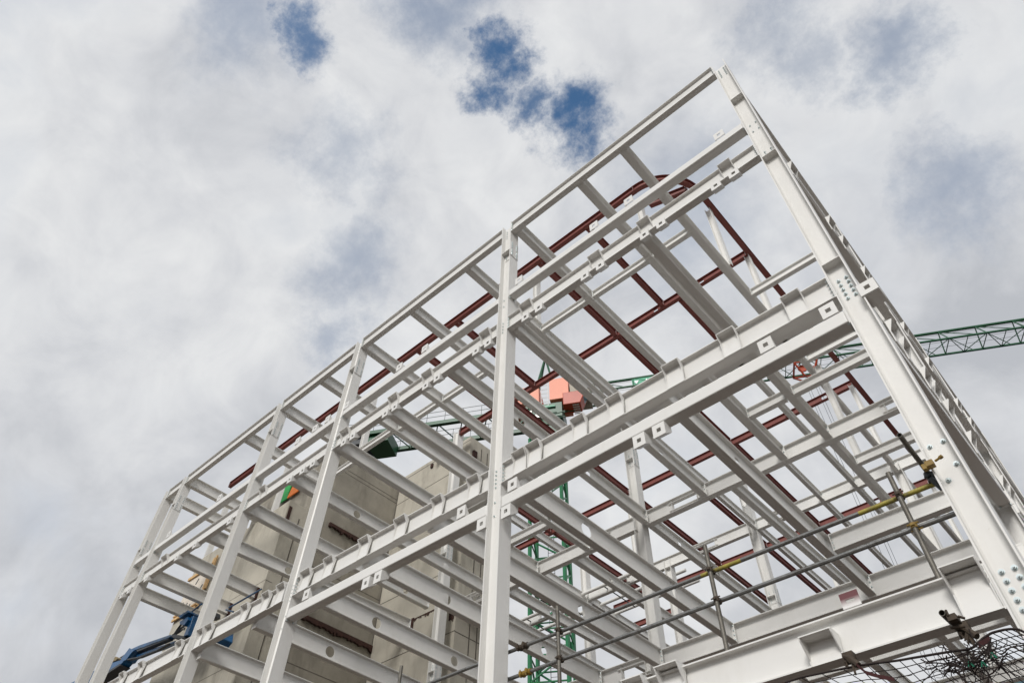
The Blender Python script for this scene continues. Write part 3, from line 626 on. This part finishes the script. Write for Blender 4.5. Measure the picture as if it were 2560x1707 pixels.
# jib
JT, JB = 39.9, 38.35
mb = MB()
mb.tube(P(1.5, 0, JT), P(48, 0, JT), .11, 8)
for s in (-.78, .78): mb.tube(P(1.5, s, JB), P(48, s, JB), .085, 4)
a = 2.0
while a < 46:
    for s in (-.78, .78):
        mb.tube(P(a, 0, JT), P(a, s, JB), .045, 6); mb.tube(P(a, 0, JT), P(a+1.9, s, JB), .032, 6)
    mb.tube(P(a, -.78, JB), P(a, .78, JB), .035, 6); mb.tube(P(a, -.78, JB), P(a+1.25, .78, JB), .032, 6); mb.tube(P(a+1.25, .78, JB), P(a+2.5, -.78, JB), .032, 6); mb.tube(P(a+1.25, -.78, JB), P(a+1.25, .78, JB), .03, 6)
    a += 2.5
jib = build('jib', mb, GREEN, r)
mb = MB(); mb.tube(P(2, -.2, JT-.45), P(47, -.2, JT-.45), .012, 4); mb.tube(P(2, .3, JT-.75), P(47, .3, JT-.75), .012, 4); mb.tube(P(2, .1, JB+.1), P(47, .1, JB+.1), .012, 4)
build('hoist_rope', mb, CABLE, r)
# name board on the jib with lettering
mb = MB(); mb.prism([P(6.9, -.70, JB+.1), P(11.2, -.70, JB+.1), P(11.2, -.1, JT-.15), P(6.9, -.1, JT-.15)], jn*.03)
nb_ = build('name_board', mb, LGREEN, r)
cu = bpy.data.curves.new('lettering', 'FONT'); cu.body = 'bar'; cu.size = 1.35; cu.extrude = .008; cu.space_character = 1.05
to = bpy.data.objects.new('lettering', cu); COL.objects.link(to)
up = (P(0, -.1, JT-.15)-P(0, -.70, JB+.1)).normalized(); rt = jd; nr = rt.cross(up)
to.matrix_world = Matrix((tuple(rt)+(0,), tuple(up)+(0,), tuple(nr)+(0,), (0, 0, 0, 1))).transposed()
bpy.context.view_layer.update()
dg = bpy.context.evaluated_depsgraph_get(); me = bpy.data.meshes.new_from_object(to.evaluated_get(dg))
mw = to.matrix_world.copy(); bpy.data.objects.remove(to)
base = P(7.9, -.67, JB+.2)-nr*(-.02)
for v in me.vertices: v.co = (mw.to_3x3() @ v.co)+base-ORG[r.name]
me.materials.clear(); me.materials.append(WPAINT)
lo = bpy.data.objects.new('lettering', me); COL.objects.link(lo); lo.parent = nb_
mb = MB(); q0 = P(7.1, -.66, JB+.2)+nr*.02
mb.prism([q0+up*.45, q0+up*.85, q0+rt*.35+up*.85, q0+rt*.15+up*.1], nr*.01); build('logo_mark', mb, WPAINT, nb_)
# counter jib
mb = MB()
for s in (-1.15, 1.15):
    c0, c1 = P(-1.4, s, 36.9), P(-15.5, s, 36.9)
    mb.prism([c0+jn*-.16, c0+jn*.16, c0+jn*.16+Z3*.06, c0+jn*-.16+Z3*.06], c1-c0); mb.prism([c0+jn*-.02, c0+jn*.02, c0+jn*.02+Z3*.5, c0+jn*-.02+Z3*.42], c1-c0)
a = -2.5
while a > -15:
    mb.tube(P(a, -1.15, 37), P(a-1, 1.15, 37), .05, 6); mb.tube(P(a-1, 1.15, 37), P(a-2, -1.15, 37), .05, 6); a -= 2
build('counter_jib', mb, GREEN, r)
mb = MB()
for s in (-1.1, 1.1):
    for h_ in (37.9, 38.4): mb.tube(P(-2, s, h_), P(-17, s, h_), .022, 5)
    for i in range(11): mb.tube(P(-2-i*1.5, s, 37), P(-2-i*1.5, s, 38.4), .02, 5)
build('handrail', mb, DARK, r)
for a0, lbx in ((-12.6, 0), (-14.6, 1)):
    mb = MB(); mb.prism([P(a0, -1.05, 36.25), P(a0-1.8, -1.05, 36.25), P(a0-1.8, 1.05, 36.25), P(a0, 1.05, 36.25)], (0, 0, 1.1)); build('ballast_block', mb, GREEN if not lbx else DARK, r)
# trolley
mb = MB()
ta = 19.6
for (u0, n0, z0, u1, n1, z1) in ((ta-.8, -.8, JB-.15, ta+.8, -.8, JB-.15), (ta-.8, .8, JB-.15, ta+.8, .8, JB-.15), (ta-.8, -.8, JB-.15, ta-.8, .8, JB-.15), (ta+.8, -.8, JB-.15, ta+.8, .8, JB-.15), (ta-.8, -.8, JB-.15, ta-.3, -.3, JB-1.1), (ta+.8, -.8, JB-.15, ta+.3, -.3, JB-1.1), (ta-.8, .8, JB-.15, ta-.3, .3, JB-1.1), (ta-.3, -.3, JB-1.1, ta+.3, .3, JB-1.1), (ta-.8, -.8, JB-.15, ta-.6, -1.3, JB+.9), (ta-.6, -1.3, JB+.9, ta+.7, -1.3, JB+.9)):
    mb.tube(P(u0, n0, z0), P(u1, n1, z1), .07, 6)
mb.tube(P(ta-.3, -.5, JB-.5), P(ta-.3, -.4, JB-.5), .33, 16); mb.tube(P(ta+.4, -.5, JB-.7), P(ta+.4, -.4, JB-.7), .28, 16)
build('trolley', mb, CABO, r)
mb = MB()
for u, v in ((-.3, -.3), (.3, -.3), (-.3, .3), (.3, .3)): mb.tube(P(ta+u, v, JB-1), P(ta+u*.9, v*.9, 2), .014, 5)
mb.prism([P(ta-.3, -.15, 1.2), P(ta+.3, -.15, 1.2), P(ta+.3, .15, 1.2), P(ta-.3, .15, 1.2)], (0, 0, .8))
build('hook_ropes', mb, CABLE, r)
# ------------------------------------------------------------------ scaffold
def clampobj(label, p, ax=(1, 0, 0), m=CLAMP, s=1.0):
    p = Vector(p); mb = MB(); ax = Vector(ax)
    mb.tube(p-ax*.028*s, p+ax*.028*s, .036*s, 12); mb.tube(p+Vector((0, .055, 0))-Vector((0, 0, .03)), p+Vector((0, .055, 0))+Vector((0, 0, .03)), .036*s, 12)
    mb.tube(p+Vector((-.06, -.01, .02)), p+Vector((.06, -.01, .02)), .009, 6); mb.tube(p+Vector((-.05, .03, -.035)), p+Vector((.07, .03, -.035)), .008, 6)
    mb.box(p.x-.02, p.x+.02, p.y-.05, p.y+.06, p.z-.012, p.z+.012)
    return tag(build('scaffold_coupler', mb, m, loc=p, smooth=False), label, 'scaffold coupler', 'scaffold couplers')
SY = 7.4
def sct(name, label, p, q, r_=.0265, m=TUBE): return tag(build(name, MB().pipe(p, q, r_), m, loc=p, smooth=True), label, 'scaffold tube', 'scaffold tubes')
r = thing('guard_rail', 'upper scaffold guard rail tube with yellow painted stretches', 'scaffold tube', (-9.7, SY, 4.7), 'scaffold tubes')
zA = lambda x: 4.69+(-x-.8)*.007
for a, b, m in ((-9.7, -3.66, TUBE), (-3.66, -3.1, YTUBE), (-3.1, -1.62, TUBE), (-1.62, -.79, YTUBE)):
    build('tube_length', MB().pipe((a, SY, zA(a)), (b, SY, zA(b)), .0265), m, r, smooth=True)
zB = lambda x: 4.298+(-x-.8)*.007
sct('guard_rail', 'lower scaffold guard rail tube parallel beneath the taped one', (-9.7, SY, zB(-9.7)), (-.74, SY, zB(-.74)))
for x, z0, z1, lb in ((-1.15, 3.3, 4.99, 'right short scaffold standard near the corner column'), (-3.505, 3.3, 5.05, 'middle short scaffold standard in front of the diagonal beams'), (-5.95, 3.2, 5.08, 'left short scaffold standard right of the second column'), (-9.33, 3.2, 5.2, 'short scaffold standard left of the second column at the bottom')):
    sct('scaffold_standard', lb, (x, SY-.055, z0), (x, SY-.055, z1), .028, DTUBE)
for x in (-1.15, -3.505, -5.95):
    nm = {-1.15: 'right', -3.505: 'middle', -5.95: 'left'}[x]
    clampobj('coupler where the upper rail meets the %s standard' % nm, (x, SY-.055, zA(x)), (0, 0, 1), m=CLAMP)
    clampobj('coupler where the lower rail meets the %s standard' % nm, (x, SY-.055, zB(x)), (0, 0, 1), m=YCLAMP if x > -2 else CLAMP)
for x, z, lb in ((-6.66, zA(-6.66), 'rusty sleeve clamp on the upper rail right of the second column'), (-6.60, zB(-6.60), 'yellow-brown sleeve clamp on the lower rail right of the second column')):
    mb = MB(); mb.tube((x-.1, SY, z), (x+.1, SY, z), .04, 12); mb.box(x-.08, x-.04, SY-.065, SY+.05, z-.03, z+.02); mb.box(x+.03, x+.07, SY-.065, SY+.05, z-.03, z+.03); mb.tube((x-.06, SY-.055, z-.06), (x-.06, SY-.055, z+.04), .009, 6); mb.tube((x+.05, SY-.055, z-.06), (x+.05, SY-.055, z+.04), .009, 6)
    tag(build('sleeve_clamp', mb, CLAMP if 'rusty' in lb else YCLAMP, loc=(x, SY, z)), lb, 'scaffold coupler')
# open-ended tube clamped to the corner column
sct('putlog_tube', 'open-ended dark scaffold tube pointing out beside the corner column', (-.77, 6.55, 4.80), (-.79, 7.55, 4.80), m=DTUBE)
cp = (-.685, 6.94, 4.62)
mb = MB(); x, y, z = cp
mb.box(x-.045, x+.035, 6.91, 6.985, z-.03, z+.035); mb.box(x-.085, x-.04, 6.915, 6.97, z-.045, z+.02); mb.tube((x+.05, 6.94, z+.01), (x+.12, 6.92, z+.015), .013, 8); mb.tube((x+.10, 6.925, z+.013), (x+.135, 6.915, z+.017), .022, 6)
tag(build('beam_clamp', mb, YCLAMP, loc=cp, bevel=.008), 'yellow girder clamp gripping the left flange of the corner column', 'beam clamp')
x, y, z = -.79, 7.36, 4.74
mb = MB(); mb.tube((x-.05, y-.03, z+.02), (x+.05, y-.02, z), .014, 8); mb.tube((x, y, z-.05), (x+.03, y+.02, z+.06), .045, 10); mb.tube((x-.01, y-.06, z+.03), (x-.01, y+.1, z+.03), .034, 10); mb.tube((x, y-.03, z-.02), (x+.05, y, z-.16), .03, 8)
tag(build('scaffold_coupler', mb, DARK, loc=(x, y, z)), 'black coupler joining the taped rail to the open-ended tube', 'scaffold coupler')
# ------------------------------------------------------------------ safety net
NW, NH = 30, 20
def netp(u, v):
    # u along the girder (0 left .. 1 right), v away from the top edge
    top = [(0, Vector((-3.137, 6.900, 2.969))), (.14, Vector((-2.567, 6.900, 3.006))), (.22, Vector((-2.075, 6.900, 2.972))), (.35, Vector((-1.736, 6.850, 2.882))), (.52, Vector((-1.268, 6.850, 2.873))), (.64, Vector((-1.015, 6.850, 2.885))), (.80, Vector((-0.881, 6.850, 2.895))), (.93, Vector((-0.698, 6.850, 2.853))), (1, Vector((-0.596, 6.850, 2.727)))]
    for (a, p), (b, q) in zip(top[:-1], top[1:]):
        if a <= u <= b: t = p.lerp(q, (u-a)/(b-a)); break
    dy = Vector((-.05, 0.05, 0))
    sag = .16*math.sin(min(1, v)*math.pi*.6)
    low = Vector((-3.1+u*3.5, 9.2, 2.75))
    bunch = math.exp(-((u-.60)/.13)**2)
    p = t.lerp(low, v)
    p.z -= sag*.9
    # gather toward the clamp
    g = Vector((-1.079, 6.750, 2.706))
    p = p.lerp(g, .55*bunch*max(0, 1-v*7))
    p += Vector((math.sin(u*40+v*9), math.cos(u*31+v*17), math.sin(u*23-v*21)))*.006
    return p
mb = MB()
S = .0042
for j in range(NH+1):
    pts = []
    for i in range(NW+1):
        pts.append(netp(i/NW, j/NH))
    mb.path(pts, S*(2.6 if j == 0 else 1), 5)
for i in range(NW+1):
    mb.path([netp(min(1, max(0, (i+.22*j)/NW)), j/NH) for j in range(NH+1)], S, 5)
nt_ = thing('safety_net', 'dark knotted safety net slung under the lowest girder at bottom right', 'safety net', (-2.0, 6.8, 2.7))
build('netting', mb, NET, nt_)
mb = MB()
cpt = Vector((-1.070, 6.780, 2.714))
for i in range(95):
    p = cpt+Vector((random.gauss(-.03, .15), random.gauss(0, .05), random.gauss(-.02, .035)))
    dv = Vector((random.gauss(0, 1), random.gauss(0, .3), random.gauss(-.05, .35))).normalized(); pts = [p]
    for t in range(random.randint(4, 8)):
        dv = (dv+Vector((random.gauss(0, .35), random.gauss(0, .2), random.gauss(-.06, .35)))).normalized(); p = p+dv*.035; pts.append(p)
    mb.path(pts, random.choice((.0022, .003, .0045, .006)), 5)
tag(build('tangled_cord', mb, NET, nt_), kind='stuff')
mb = MB()
for i in range(3):
    p = Vector(((-1.127, 6.720, 2.670), (-1.036, 6.720, 2.643), (-0.943, 6.720, 2.688))[i]); mb.tube(p, p+Vector((.02, 0, -.05)), .008, 5); mb.tube(p, p+Vector((-.02, 0, -.04)), .006, 5)
tag(build('green_twine', mb, TEAL, nt_), kind='stuff')
def strap(label, pts, w, par):
    mb = MB()
    for a, b in zip(pts[:-1], pts[1:]):
        n_ = Vector((0, 0, 1)); mb.hexa([a-n_*w, b-n_*w, b-n_*w+Vector((0, .006, 0)), a-n_*w+Vector((0, .006, 0)), a+n_*w, b+n_*w, b+n_*w+Vector((0, .006, 0)), a+n_*w+Vector((0, .006, 0))])
    return build('red_strap', mb, STRAP, par)
strap('', [Vector((-2.034, 6.830, 2.943)), Vector((-1.968, 6.800, 2.842)), Vector((-1.859, 6.780, 2.770)), Vector((-1.746, 6.760, 2.709))], .018, nt_)
strap('', [Vector((-1.021, 6.800, 2.800)), Vector((-0.911, 6.780, 2.816))], .02, nt_)
def netclamp(label, p):
    p = Vector(p); mb = MB()
    mb.box(p.x-.05, p.x+.05, 6.90, 6.985, p.z-.05, p.z+.035); mb.tube((p.x-.03, 6.89, p.z), (p.x+.05, 6.89, p.z-.06), .02, 8); mb.tube((p.x+.01, 6.9, p.z-.02), (p.x+.08, 6.86, p.z-.13), .028, 8)
    mb.tube((p.x-.05, 6.92, p.z+.02), (p.x-.05, 6.92, p.z-.09), .01, 6); mb.tube((p.x+.02, 6.9, p.z-.08), (p.x+.03, 6.85, p.z-.2), .012, 6)
    for i in range(8): mb.tube(p+Vector((random.gauss(0, .03), -.05, random.gauss(-.05, .03))), p+Vector((random.gauss(.03, .04), -.05, random.gauss(-.1, .03))), .007, 5)
    return tag(build('net_clamp', mb, CLAMP, loc=p), label, 'net clamp')
netclamp('rusty clamp hanging the left end of the net from the lowest girder', (-2.106, 6.930, 3.074))
netclamp('tangled rusty clamp holding the net below the boxed girder end', (-1.085, 6.930, 3.023))
sct('net_support_tube', 'short open-ended tube poking out above the net', (-1.126, 6.550, 3.020), (-1.115, 7.232, 3.020), .0265, DTUBE)
mb = MB(); c = Vector((-1.083, 6.600, 2.958)); mb.box(c.x-.03, c.x+.045, c.y-.03, c.y+.09, c.z-.01, c.z+.045); mb.tube((c.x-.01, c.y-.03, c.z+.03), (c.x-.01, c.y-.03, c.z+.085), .011, 8); mb.tube((c.x+.05, c.y, c.z+.02), (c.x+.09, c.y+.03, c.z), .012, 8); mb.tube((c.x-.05, c.y+.05, c.z-.03), (c.x+.06, c.y+.05, c.z-.05), .014, 8)
tag(build('scaffold_coupler', mb, CLAMP, loc=c, bevel=.004), 'grey coupler block on the short tube above the net', 'scaffold coupler')
# ------------------------------------------------------------------ roof handrail tubes far behind
for p, q, lb in (((-22.0, 24.15, 15.9), (-12.6, 24.15, 15.9), 'far grey handrail tube, upper one'), ((-22.0, 25.2, 15.9), (-12.6, 25.2, 15.9), 'far grey handrail tube, lower one'), ((-23, 22.9, 15.9), (-14.5, 22.9, 15.9), 'far grey handrail tube in front of the red beam')):
    tag(build('handrail_tube', MB().tube(p, q, .075, 12), WHITE, loc=p, smooth=True), lb, 'handrail', 'far handrail tubes')
for x in (-15.95, -18.2, -20.4):
    tag(build('tie_rod', MB().tube((x, 22.9, 15.86), (x, 25.25, 15.86), .025, 8), DARK, loc=(x, 22.9, 15.86)), {-15.95: 'thin dark rod crossing the far handrail tubes, right', -18.2: 'thin dark rod crossing the far handrail tubes, middle', -20.4: 'thin dark rod crossing the far handrail tubes, left'}[x], 'tie rod', 'tie rods')
# ------------------------------------------------------------------ boom lift
L = thing('boom_lift', 'blue articulated boom lift reaching up behind the left columns', 'boom lift', (-33.5, 9.0, G))
Y = 9.0
def seg(name, m, pts, t=.25, y=Y):
    mb = MB(); mb.prism([(x, y-t/2, z) for x, z in pts][::-1], (0, t, 0)); return build(name, mb, m, L, bevel=.015)
seg('lower_boom', BLUE, [(-41.61, 11.24), (-42.70, 11.95), (-30.44, 11.40), (-28.75, 11.30), (-27.28, 11.07), (-26.97, 11.18), (-26.70, 11.02), (-27.08, 10.85), (-28.56, 10.84), (-30.11, 10.82)], 0.34, Y)
seg('boom_underside_shade', DARK, [(-28.79, 10.75), (-28.60, 10.88), (-27.13, 10.90), (-26.99, 10.80), (-28.47, 10.74)], 0.38, Y)  # dark strip: shade on the lower boom's underside, put in as colour
seg('wear_pad', mat('worn_pad', (.22, .17, .09), .8), [(-28.91, 11.47), (-28.02, 11.43), (-27.77, 11.29), (-27.81, 11.22), (-28.74, 11.34)], 0.3, Y)
seg('hose_guide', DARK, [(-27.89, 11.38), (-26.98, 11.41), (-26.85, 11.33), (-27.55, 11.28)], 0.1, Y)
seg('boom_knuckle', BLUE, [(-27.30, 11.11), (-27.05, 11.26), (-26.90, 11.39), (-26.36, 11.13), (-26.57, 11.04), (-26.71, 10.90), (-26.99, 10.94)], 0.36, Y)
seg('upper_link', BLUE, [(-26.92, 11.39), (-26.22, 11.32), (-23.88, 10.95), (-23.64, 10.85), (-23.91, 10.85), (-26.40, 11.20), (-26.81, 11.28)], 0.2, Y)
seg('link_underside_shade', DARK, [(-26.41, 11.19), (-23.90, 10.84), (-23.92, 10.81), (-26.27, 11.09)], 0.18, Y)  # upper link's underside darkened by a separate strip to stand for its shade
seg('middle_link', BLUE, [(-26.79, 11.10), (-26.47, 11.10), (-24.62, 10.84), (-23.60, 10.70), (-23.53, 10.63), (-24.54, 10.73), (-26.24, 10.97), (-26.68, 11.00)], 0.16, Y+.1)
seg('lift_ram', DARK, [(-26.73, 10.95), (-25.74, 10.74), (-24.41, 10.57), (-23.55, 10.54), (-23.54, 10.50), (-24.28, 10.50), (-25.50, 10.64), (-26.63, 10.88)], 0.1, Y-.12)
mb = MB(); mb.tube((-33.6, Y, 9.6), (-33.6, Y, G+1.4), .28, 10); mb.box(-36, -31.8, 8, 10, G+.7, G+1.6)
for x in (-35.3, -32.5):
    for y in (7.9, 10.1): mb.tube((x, y-.15, G+.45), (x, y+.15, G+.45), .45, 20)
build('chassis', mb, BLUE, L)
mb = MB()
random.seed(3)
for i in range(10):
    p = Vector((-23.7+random.uniform(0, .2), Y-.1, 10.8+random.uniform(0, .1))); q = Vector((-22.9+random.uniform(-.2, .2), Y-.1, 10.95+random.uniform(-.2, .25)))
    mid = p.lerp(q, .5)+Vector((0, random.uniform(-.1, .1), random.uniform(-.15, .3))); prev = p
    for t in range(1, 9):
        u = t/8; c = p*(1-u)**2+mid*2*u*(1-u)+q*u*u; mb.tube(prev, c, .018, 6); prev = c
build('hydraulic_hoses', mb, DARK, L)
seg('jib_head', DARK, [(-23.73, 10.85), (-23.46, 10.82), (-22.66, 10.51), (-22.56, 10.42), (-22.97, 10.52), (-23.47, 10.70)], 0.25)
seg('jib_arm', BLUE, [(-22.73, 10.53), (-22.73, 10.82), (-22.70, 11.19), (-22.54, 11.17), (-22.53, 10.98), (-22.46, 10.49)], 0.2)
seg('basket_panel', BLUE, [(-23.38, 11.37), (-22.81, 11.39), (-22.69, 11.28), (-23.24, 11.25)], 0.5)
seg('basket_panel', BLUE, [(-23.27, 11.16), (-22.74, 11.16), (-22.61, 11.01), (-22.77, 10.87), (-23.18, 11.05)], 0.4)
mb = MB()
for a, b in (((-23.35, 11.4), (-23.75, 10.95)), ((-23.2, 11.5), (-22.5, 11.6)), ((-20.5, 10.7), (-19.95, 10.45)), ((-20.35, 10.72), (-18.6, 10.7))): mb.tube((a[0], Y, a[1]), (b[0], Y, b[1]), .025, 8)
mb.tube((-20.5, Y+.3, 10.62), (-18.7, Y+.3, 10.66), .03, 8)
mb.tube((-19.95, Y, 9.4), (-19.8, Y, 9.9), .03, 8)
build('basket_rails', mb, BLUE, L)
seg('control_box', BLUE, [(-20.5, 9.62), (-19.9, 9.85), (-19.75, 9.5), (-20.0, 9.35)], .4)
seg('work_lamp', DARK, [(-21.5, 10.72), (-21.2, 10.62), (-20.95, 10.6), (-21.05, 10.78), (-21.3, 10.9)], .25)
# ------------------------------------------------------------------ distant glazed block glimpsed bottom right
r = thing('glazed_block', 'blue-grey glazed facade glimpsed through the net at the bottom right corner', 'building', (2, 60, G))
mb = MB(); mb.box(-14, 22, 60, 75, G, 22); build('wall', mb, GLASS, r)
for z in (19.2, 15.6, 12.0):
    mb = MB(); mb.box(-14.1, 22.1, 59.9, 59.99, z, z+.3); build('floor_band', mb, TUBE, r)
# ------------------------------------------------------------------ sky, sun
w = bpy.data.worlds.new('World'); sc.world = w; w.use_nodes = True
nt = w.node_tree; N = nt.nodes; LK = nt.links
bg = N['Background']; bg.inputs['Strength'].default_value = .1
sundir = Vector((.30, -.85, .62)).normalized()
el = math.asin(sundir.z); az = math.atan2(sundir.x, sundir.y)
sky = N.new('ShaderNodeTexSky'); sky.sky_type = 'NISHITA'; sky.sun_disc = False; sky.sun_elevation = el; sky.sun_rotation = az; sky.altitude = 100; sky.air_density = 1.1; sky.ozone_density = 2.5
tc = N.new('ShaderNodeTexCoord')
sep = N.new('ShaderNodeSeparateXYZ'); LK.new(tc.outputs['Generated'], sep.inputs[0])
def math_(op, a, b=None, c=None, clamp=False):
    n_ = N.new('ShaderNodeMath'); n_.operation = op; n_.use_clamp = clamp
    for i, v in enumerate((a, b, c)):
        if v is None: continue
        if isinstance(v, (int, float)): n_.inputs[i].default_value = v
        else: LK.new(v, n_.inputs[i])
    return n_.outputs[0]
zc = math_('MAXIMUM', sep.outputs[2], .08)
px = math_('DIVIDE', sep.outputs[0], zc); py = math_('DIVIDE', sep.outputs[1], zc)
cmb = N.new('ShaderNodeCombineXYZ'); LK.new(px, cmb.inputs[0]); LK.new(py, cmb.inputs[1])
def noise(scale, detail, rough, off=0, dist=0):
    mp = N.new('ShaderNodeMapping'); mp.inputs['Location'].default_value = (off, off*1.7, off*.3); LK.new(tc.outputs['Generated'], mp.inputs['Vector'])
    n_ = N.new('ShaderNodeTexNoise'); n_.inputs['Scale'].default_value = scale; n_.inputs['Detail'].default_value = detail; n_.inputs['Roughness'].default_value = rough; n_.inputs['Distortion'].default_value = dist
    LK.new(mp.outputs[0], n_.inputs['Vector']); return n_.outputs['Fac']
n1 = noise(4.2, 7, .55, 3.1, .35); n2 = noise(1.3, 3, .5, 8.3, .1)
# gaps in the cloud deck: direction warped by noise, then compared with the gap centres
mpw = N.new('ShaderNodeTexNoise'); mpw.inputs['Scale'].default_value = 9; mpw.inputs['Detail'].default_value = 7; mpw.inputs['Roughness'].default_value = .68; LK.new(tc.outputs['Generated'], mpw.inputs['Vector'])
ws = N.new('ShaderNodeVectorMath'); ws.operation = 'MULTIPLY_ADD'; LK.new(mpw.outputs['Color'], ws.inputs[0]); ws.inputs[1].default_value = (.20,)*3; ws.inputs[2].default_value = (-.10,)*3
wa = N.new('ShaderNodeVectorMath'); wa.operation = 'ADD'; LK.new(ws.outputs[0], wa.inputs[0]); LK.new(tc.outputs['Generated'], wa.inputs[1])
blobs = [(775, 100, .050, .82), (1232, 140, .052, .95), (1215, 235, .048, .9), (1320, 290, .046, .85), (1450, 285, .062, 1.02), (2245, 150, .075, .58), (2010, 130, .07, .48), (2380, 470, .09, .5), (850, 410, .09, .48), (900, 660, .10, .52), (840, 830, .07, .48), (640, 50, .10, .5), (1110, 20, .09, .6), (1700, 520, .16, .46), (1960, 20, .08, .5)]
acc = None
for bx, by, s_, a_ in blobs:
    d = ray(bx, by).normalized()
    vd = N.new('ShaderNodeVectorMath'); vd.operation = 'DISTANCE'
    LK.new(wa.outputs[0], vd.inputs[0]); vd.inputs[1].default_value = d
    q = N.new('ShaderNodeMapRange'); q.interpolation_type = 'SMOOTHSTEP'; LK.new(vd.outputs['Value'], q.inputs[0]); q.inputs[1].default_value = 0; q.inputs[2].default_value = s_*1.5; q.inputs[3].default_value = a_; q.inputs[4].default_value = 0
    acc = q.outputs[0] if acc is None else math_('MAXIMUM', acc, q.outputs[0])
mr = N.new('ShaderNodeMapRange'); mr.interpolation_type = 'SMOOTHSTEP'; LK.new(acc, mr.inputs[0]); mr.inputs[1].default_value = .05; mr.inputs[2].default_value = 1.0; mr.inputs[4].default_value = .97
veil = N.new('ShaderNodeMapRange'); veil.interpolation_type = 'SMOOTHSTEP'; LK.new(n1, veil.inputs[0]); veil.inputs[1].default_value = .50; veil.inputs[2].default_value = .78; veil.inputs[4].default_value = .22
fac = math_('MAXIMUM', mr.outputs[0], veil.outputs[0])
cl = N.new('ShaderNodeValToRGB')
e = cl.color_ramp.elements; e[0].position = .34; e[0].color = (.50, .52, .555, 1); e[1].position = .58; e[1].color = (.80, .81, .815, 1)
x_ = cl.color_ramp.elements.new(.47); x_.color = (.66, .675, .70, 1)
n4 = noise(9.0, 6, .58, 5.7, .5)
mixn = math_('ADD', math_('ADD', math_('MULTIPLY', n1, .55), math_('MULTIPLY', n2, .15)), math_('MULTIPLY', n4, .30))
for bx, by, s_, a_ in ((60, 1560, .42, .11), (2560, 900, .32, .09), (2000, 700, .25, .04), (150, 500, .40, -.04)):
    vd = N.new('ShaderNodeVectorMath'); vd.operation = 'DISTANCE'; LK.new(wa.outputs[0], vd.inputs[0]); vd.inputs[1].default_value = ray(bx, by).normalized()
    q = N.new('ShaderNodeMapRange'); q.interpolation_type = 'SMOOTHSTEP'; LK.new(vd.outputs['Value'], q.inputs[0]); q.inputs[1].default_value = 0; q.inputs[2].default_value = s_; q.inputs[3].default_value = a_; q.inputs[4].default_value = 0
    mixn = math_('SUBTRACT', mixn, q.outputs[0])
mixn = math_('MAXIMUM', mixn, 0.0); LK.new(mixn, cl.inputs['Fac'])
vm = N.new('ShaderNodeVectorMath'); vm.operation = 'SCALE'; vm.inputs['Scale'].default_value = 10.0; LK.new(cl.outputs['Color'], vm.inputs[0])
sk2 = N.new('ShaderNodeMixRGB'); sk2.blend_type = 'MULTIPLY'; sk2.inputs['Fac'].default_value = 1; LK.new(sky.outputs[0], sk2.inputs['Color1']); sk2.inputs['Color2'].default_value = (.60, 1.12, 1.35, 1)
mx = N.new('ShaderNodeMixRGB'); LK.new(fac, mx.inputs['Fac']); LK.new(vm.outputs[0], mx.inputs['Color1']); LK.new(sk2.outputs['Color'], mx.inputs['Color2'])
LK.new(mx.outputs['Color'], bg.inputs['Color'])
sd = bpy.data.lights.new('sun', 'SUN'); sd.energy = 2.4; sd.angle = math.radians(18); sd.color = (1, .975, .94)
so = bpy.data.objects.new('sun', sd); COL.objects.link(so); so.rotation_euler = sundir.to_track_quat('Z', 'Y').to_euler(); so.location = (0, -20, 60)
# ------------------------------------------------------------------ render settings
sc.render.engine = 'CYCLES'
sc.view_settings.view_transform = 'Standard'; sc.view_settings.look = 'None'; sc.view_settings.exposure = 0; sc.view_settings.gamma = 1
sc.cycles.use_denoising = True; sc.cycles.denoising_input_passes = 'RGB_ALBEDO'; sc.cycles.max_bounces = 6; sc.cycles.diffuse_bounces = 4
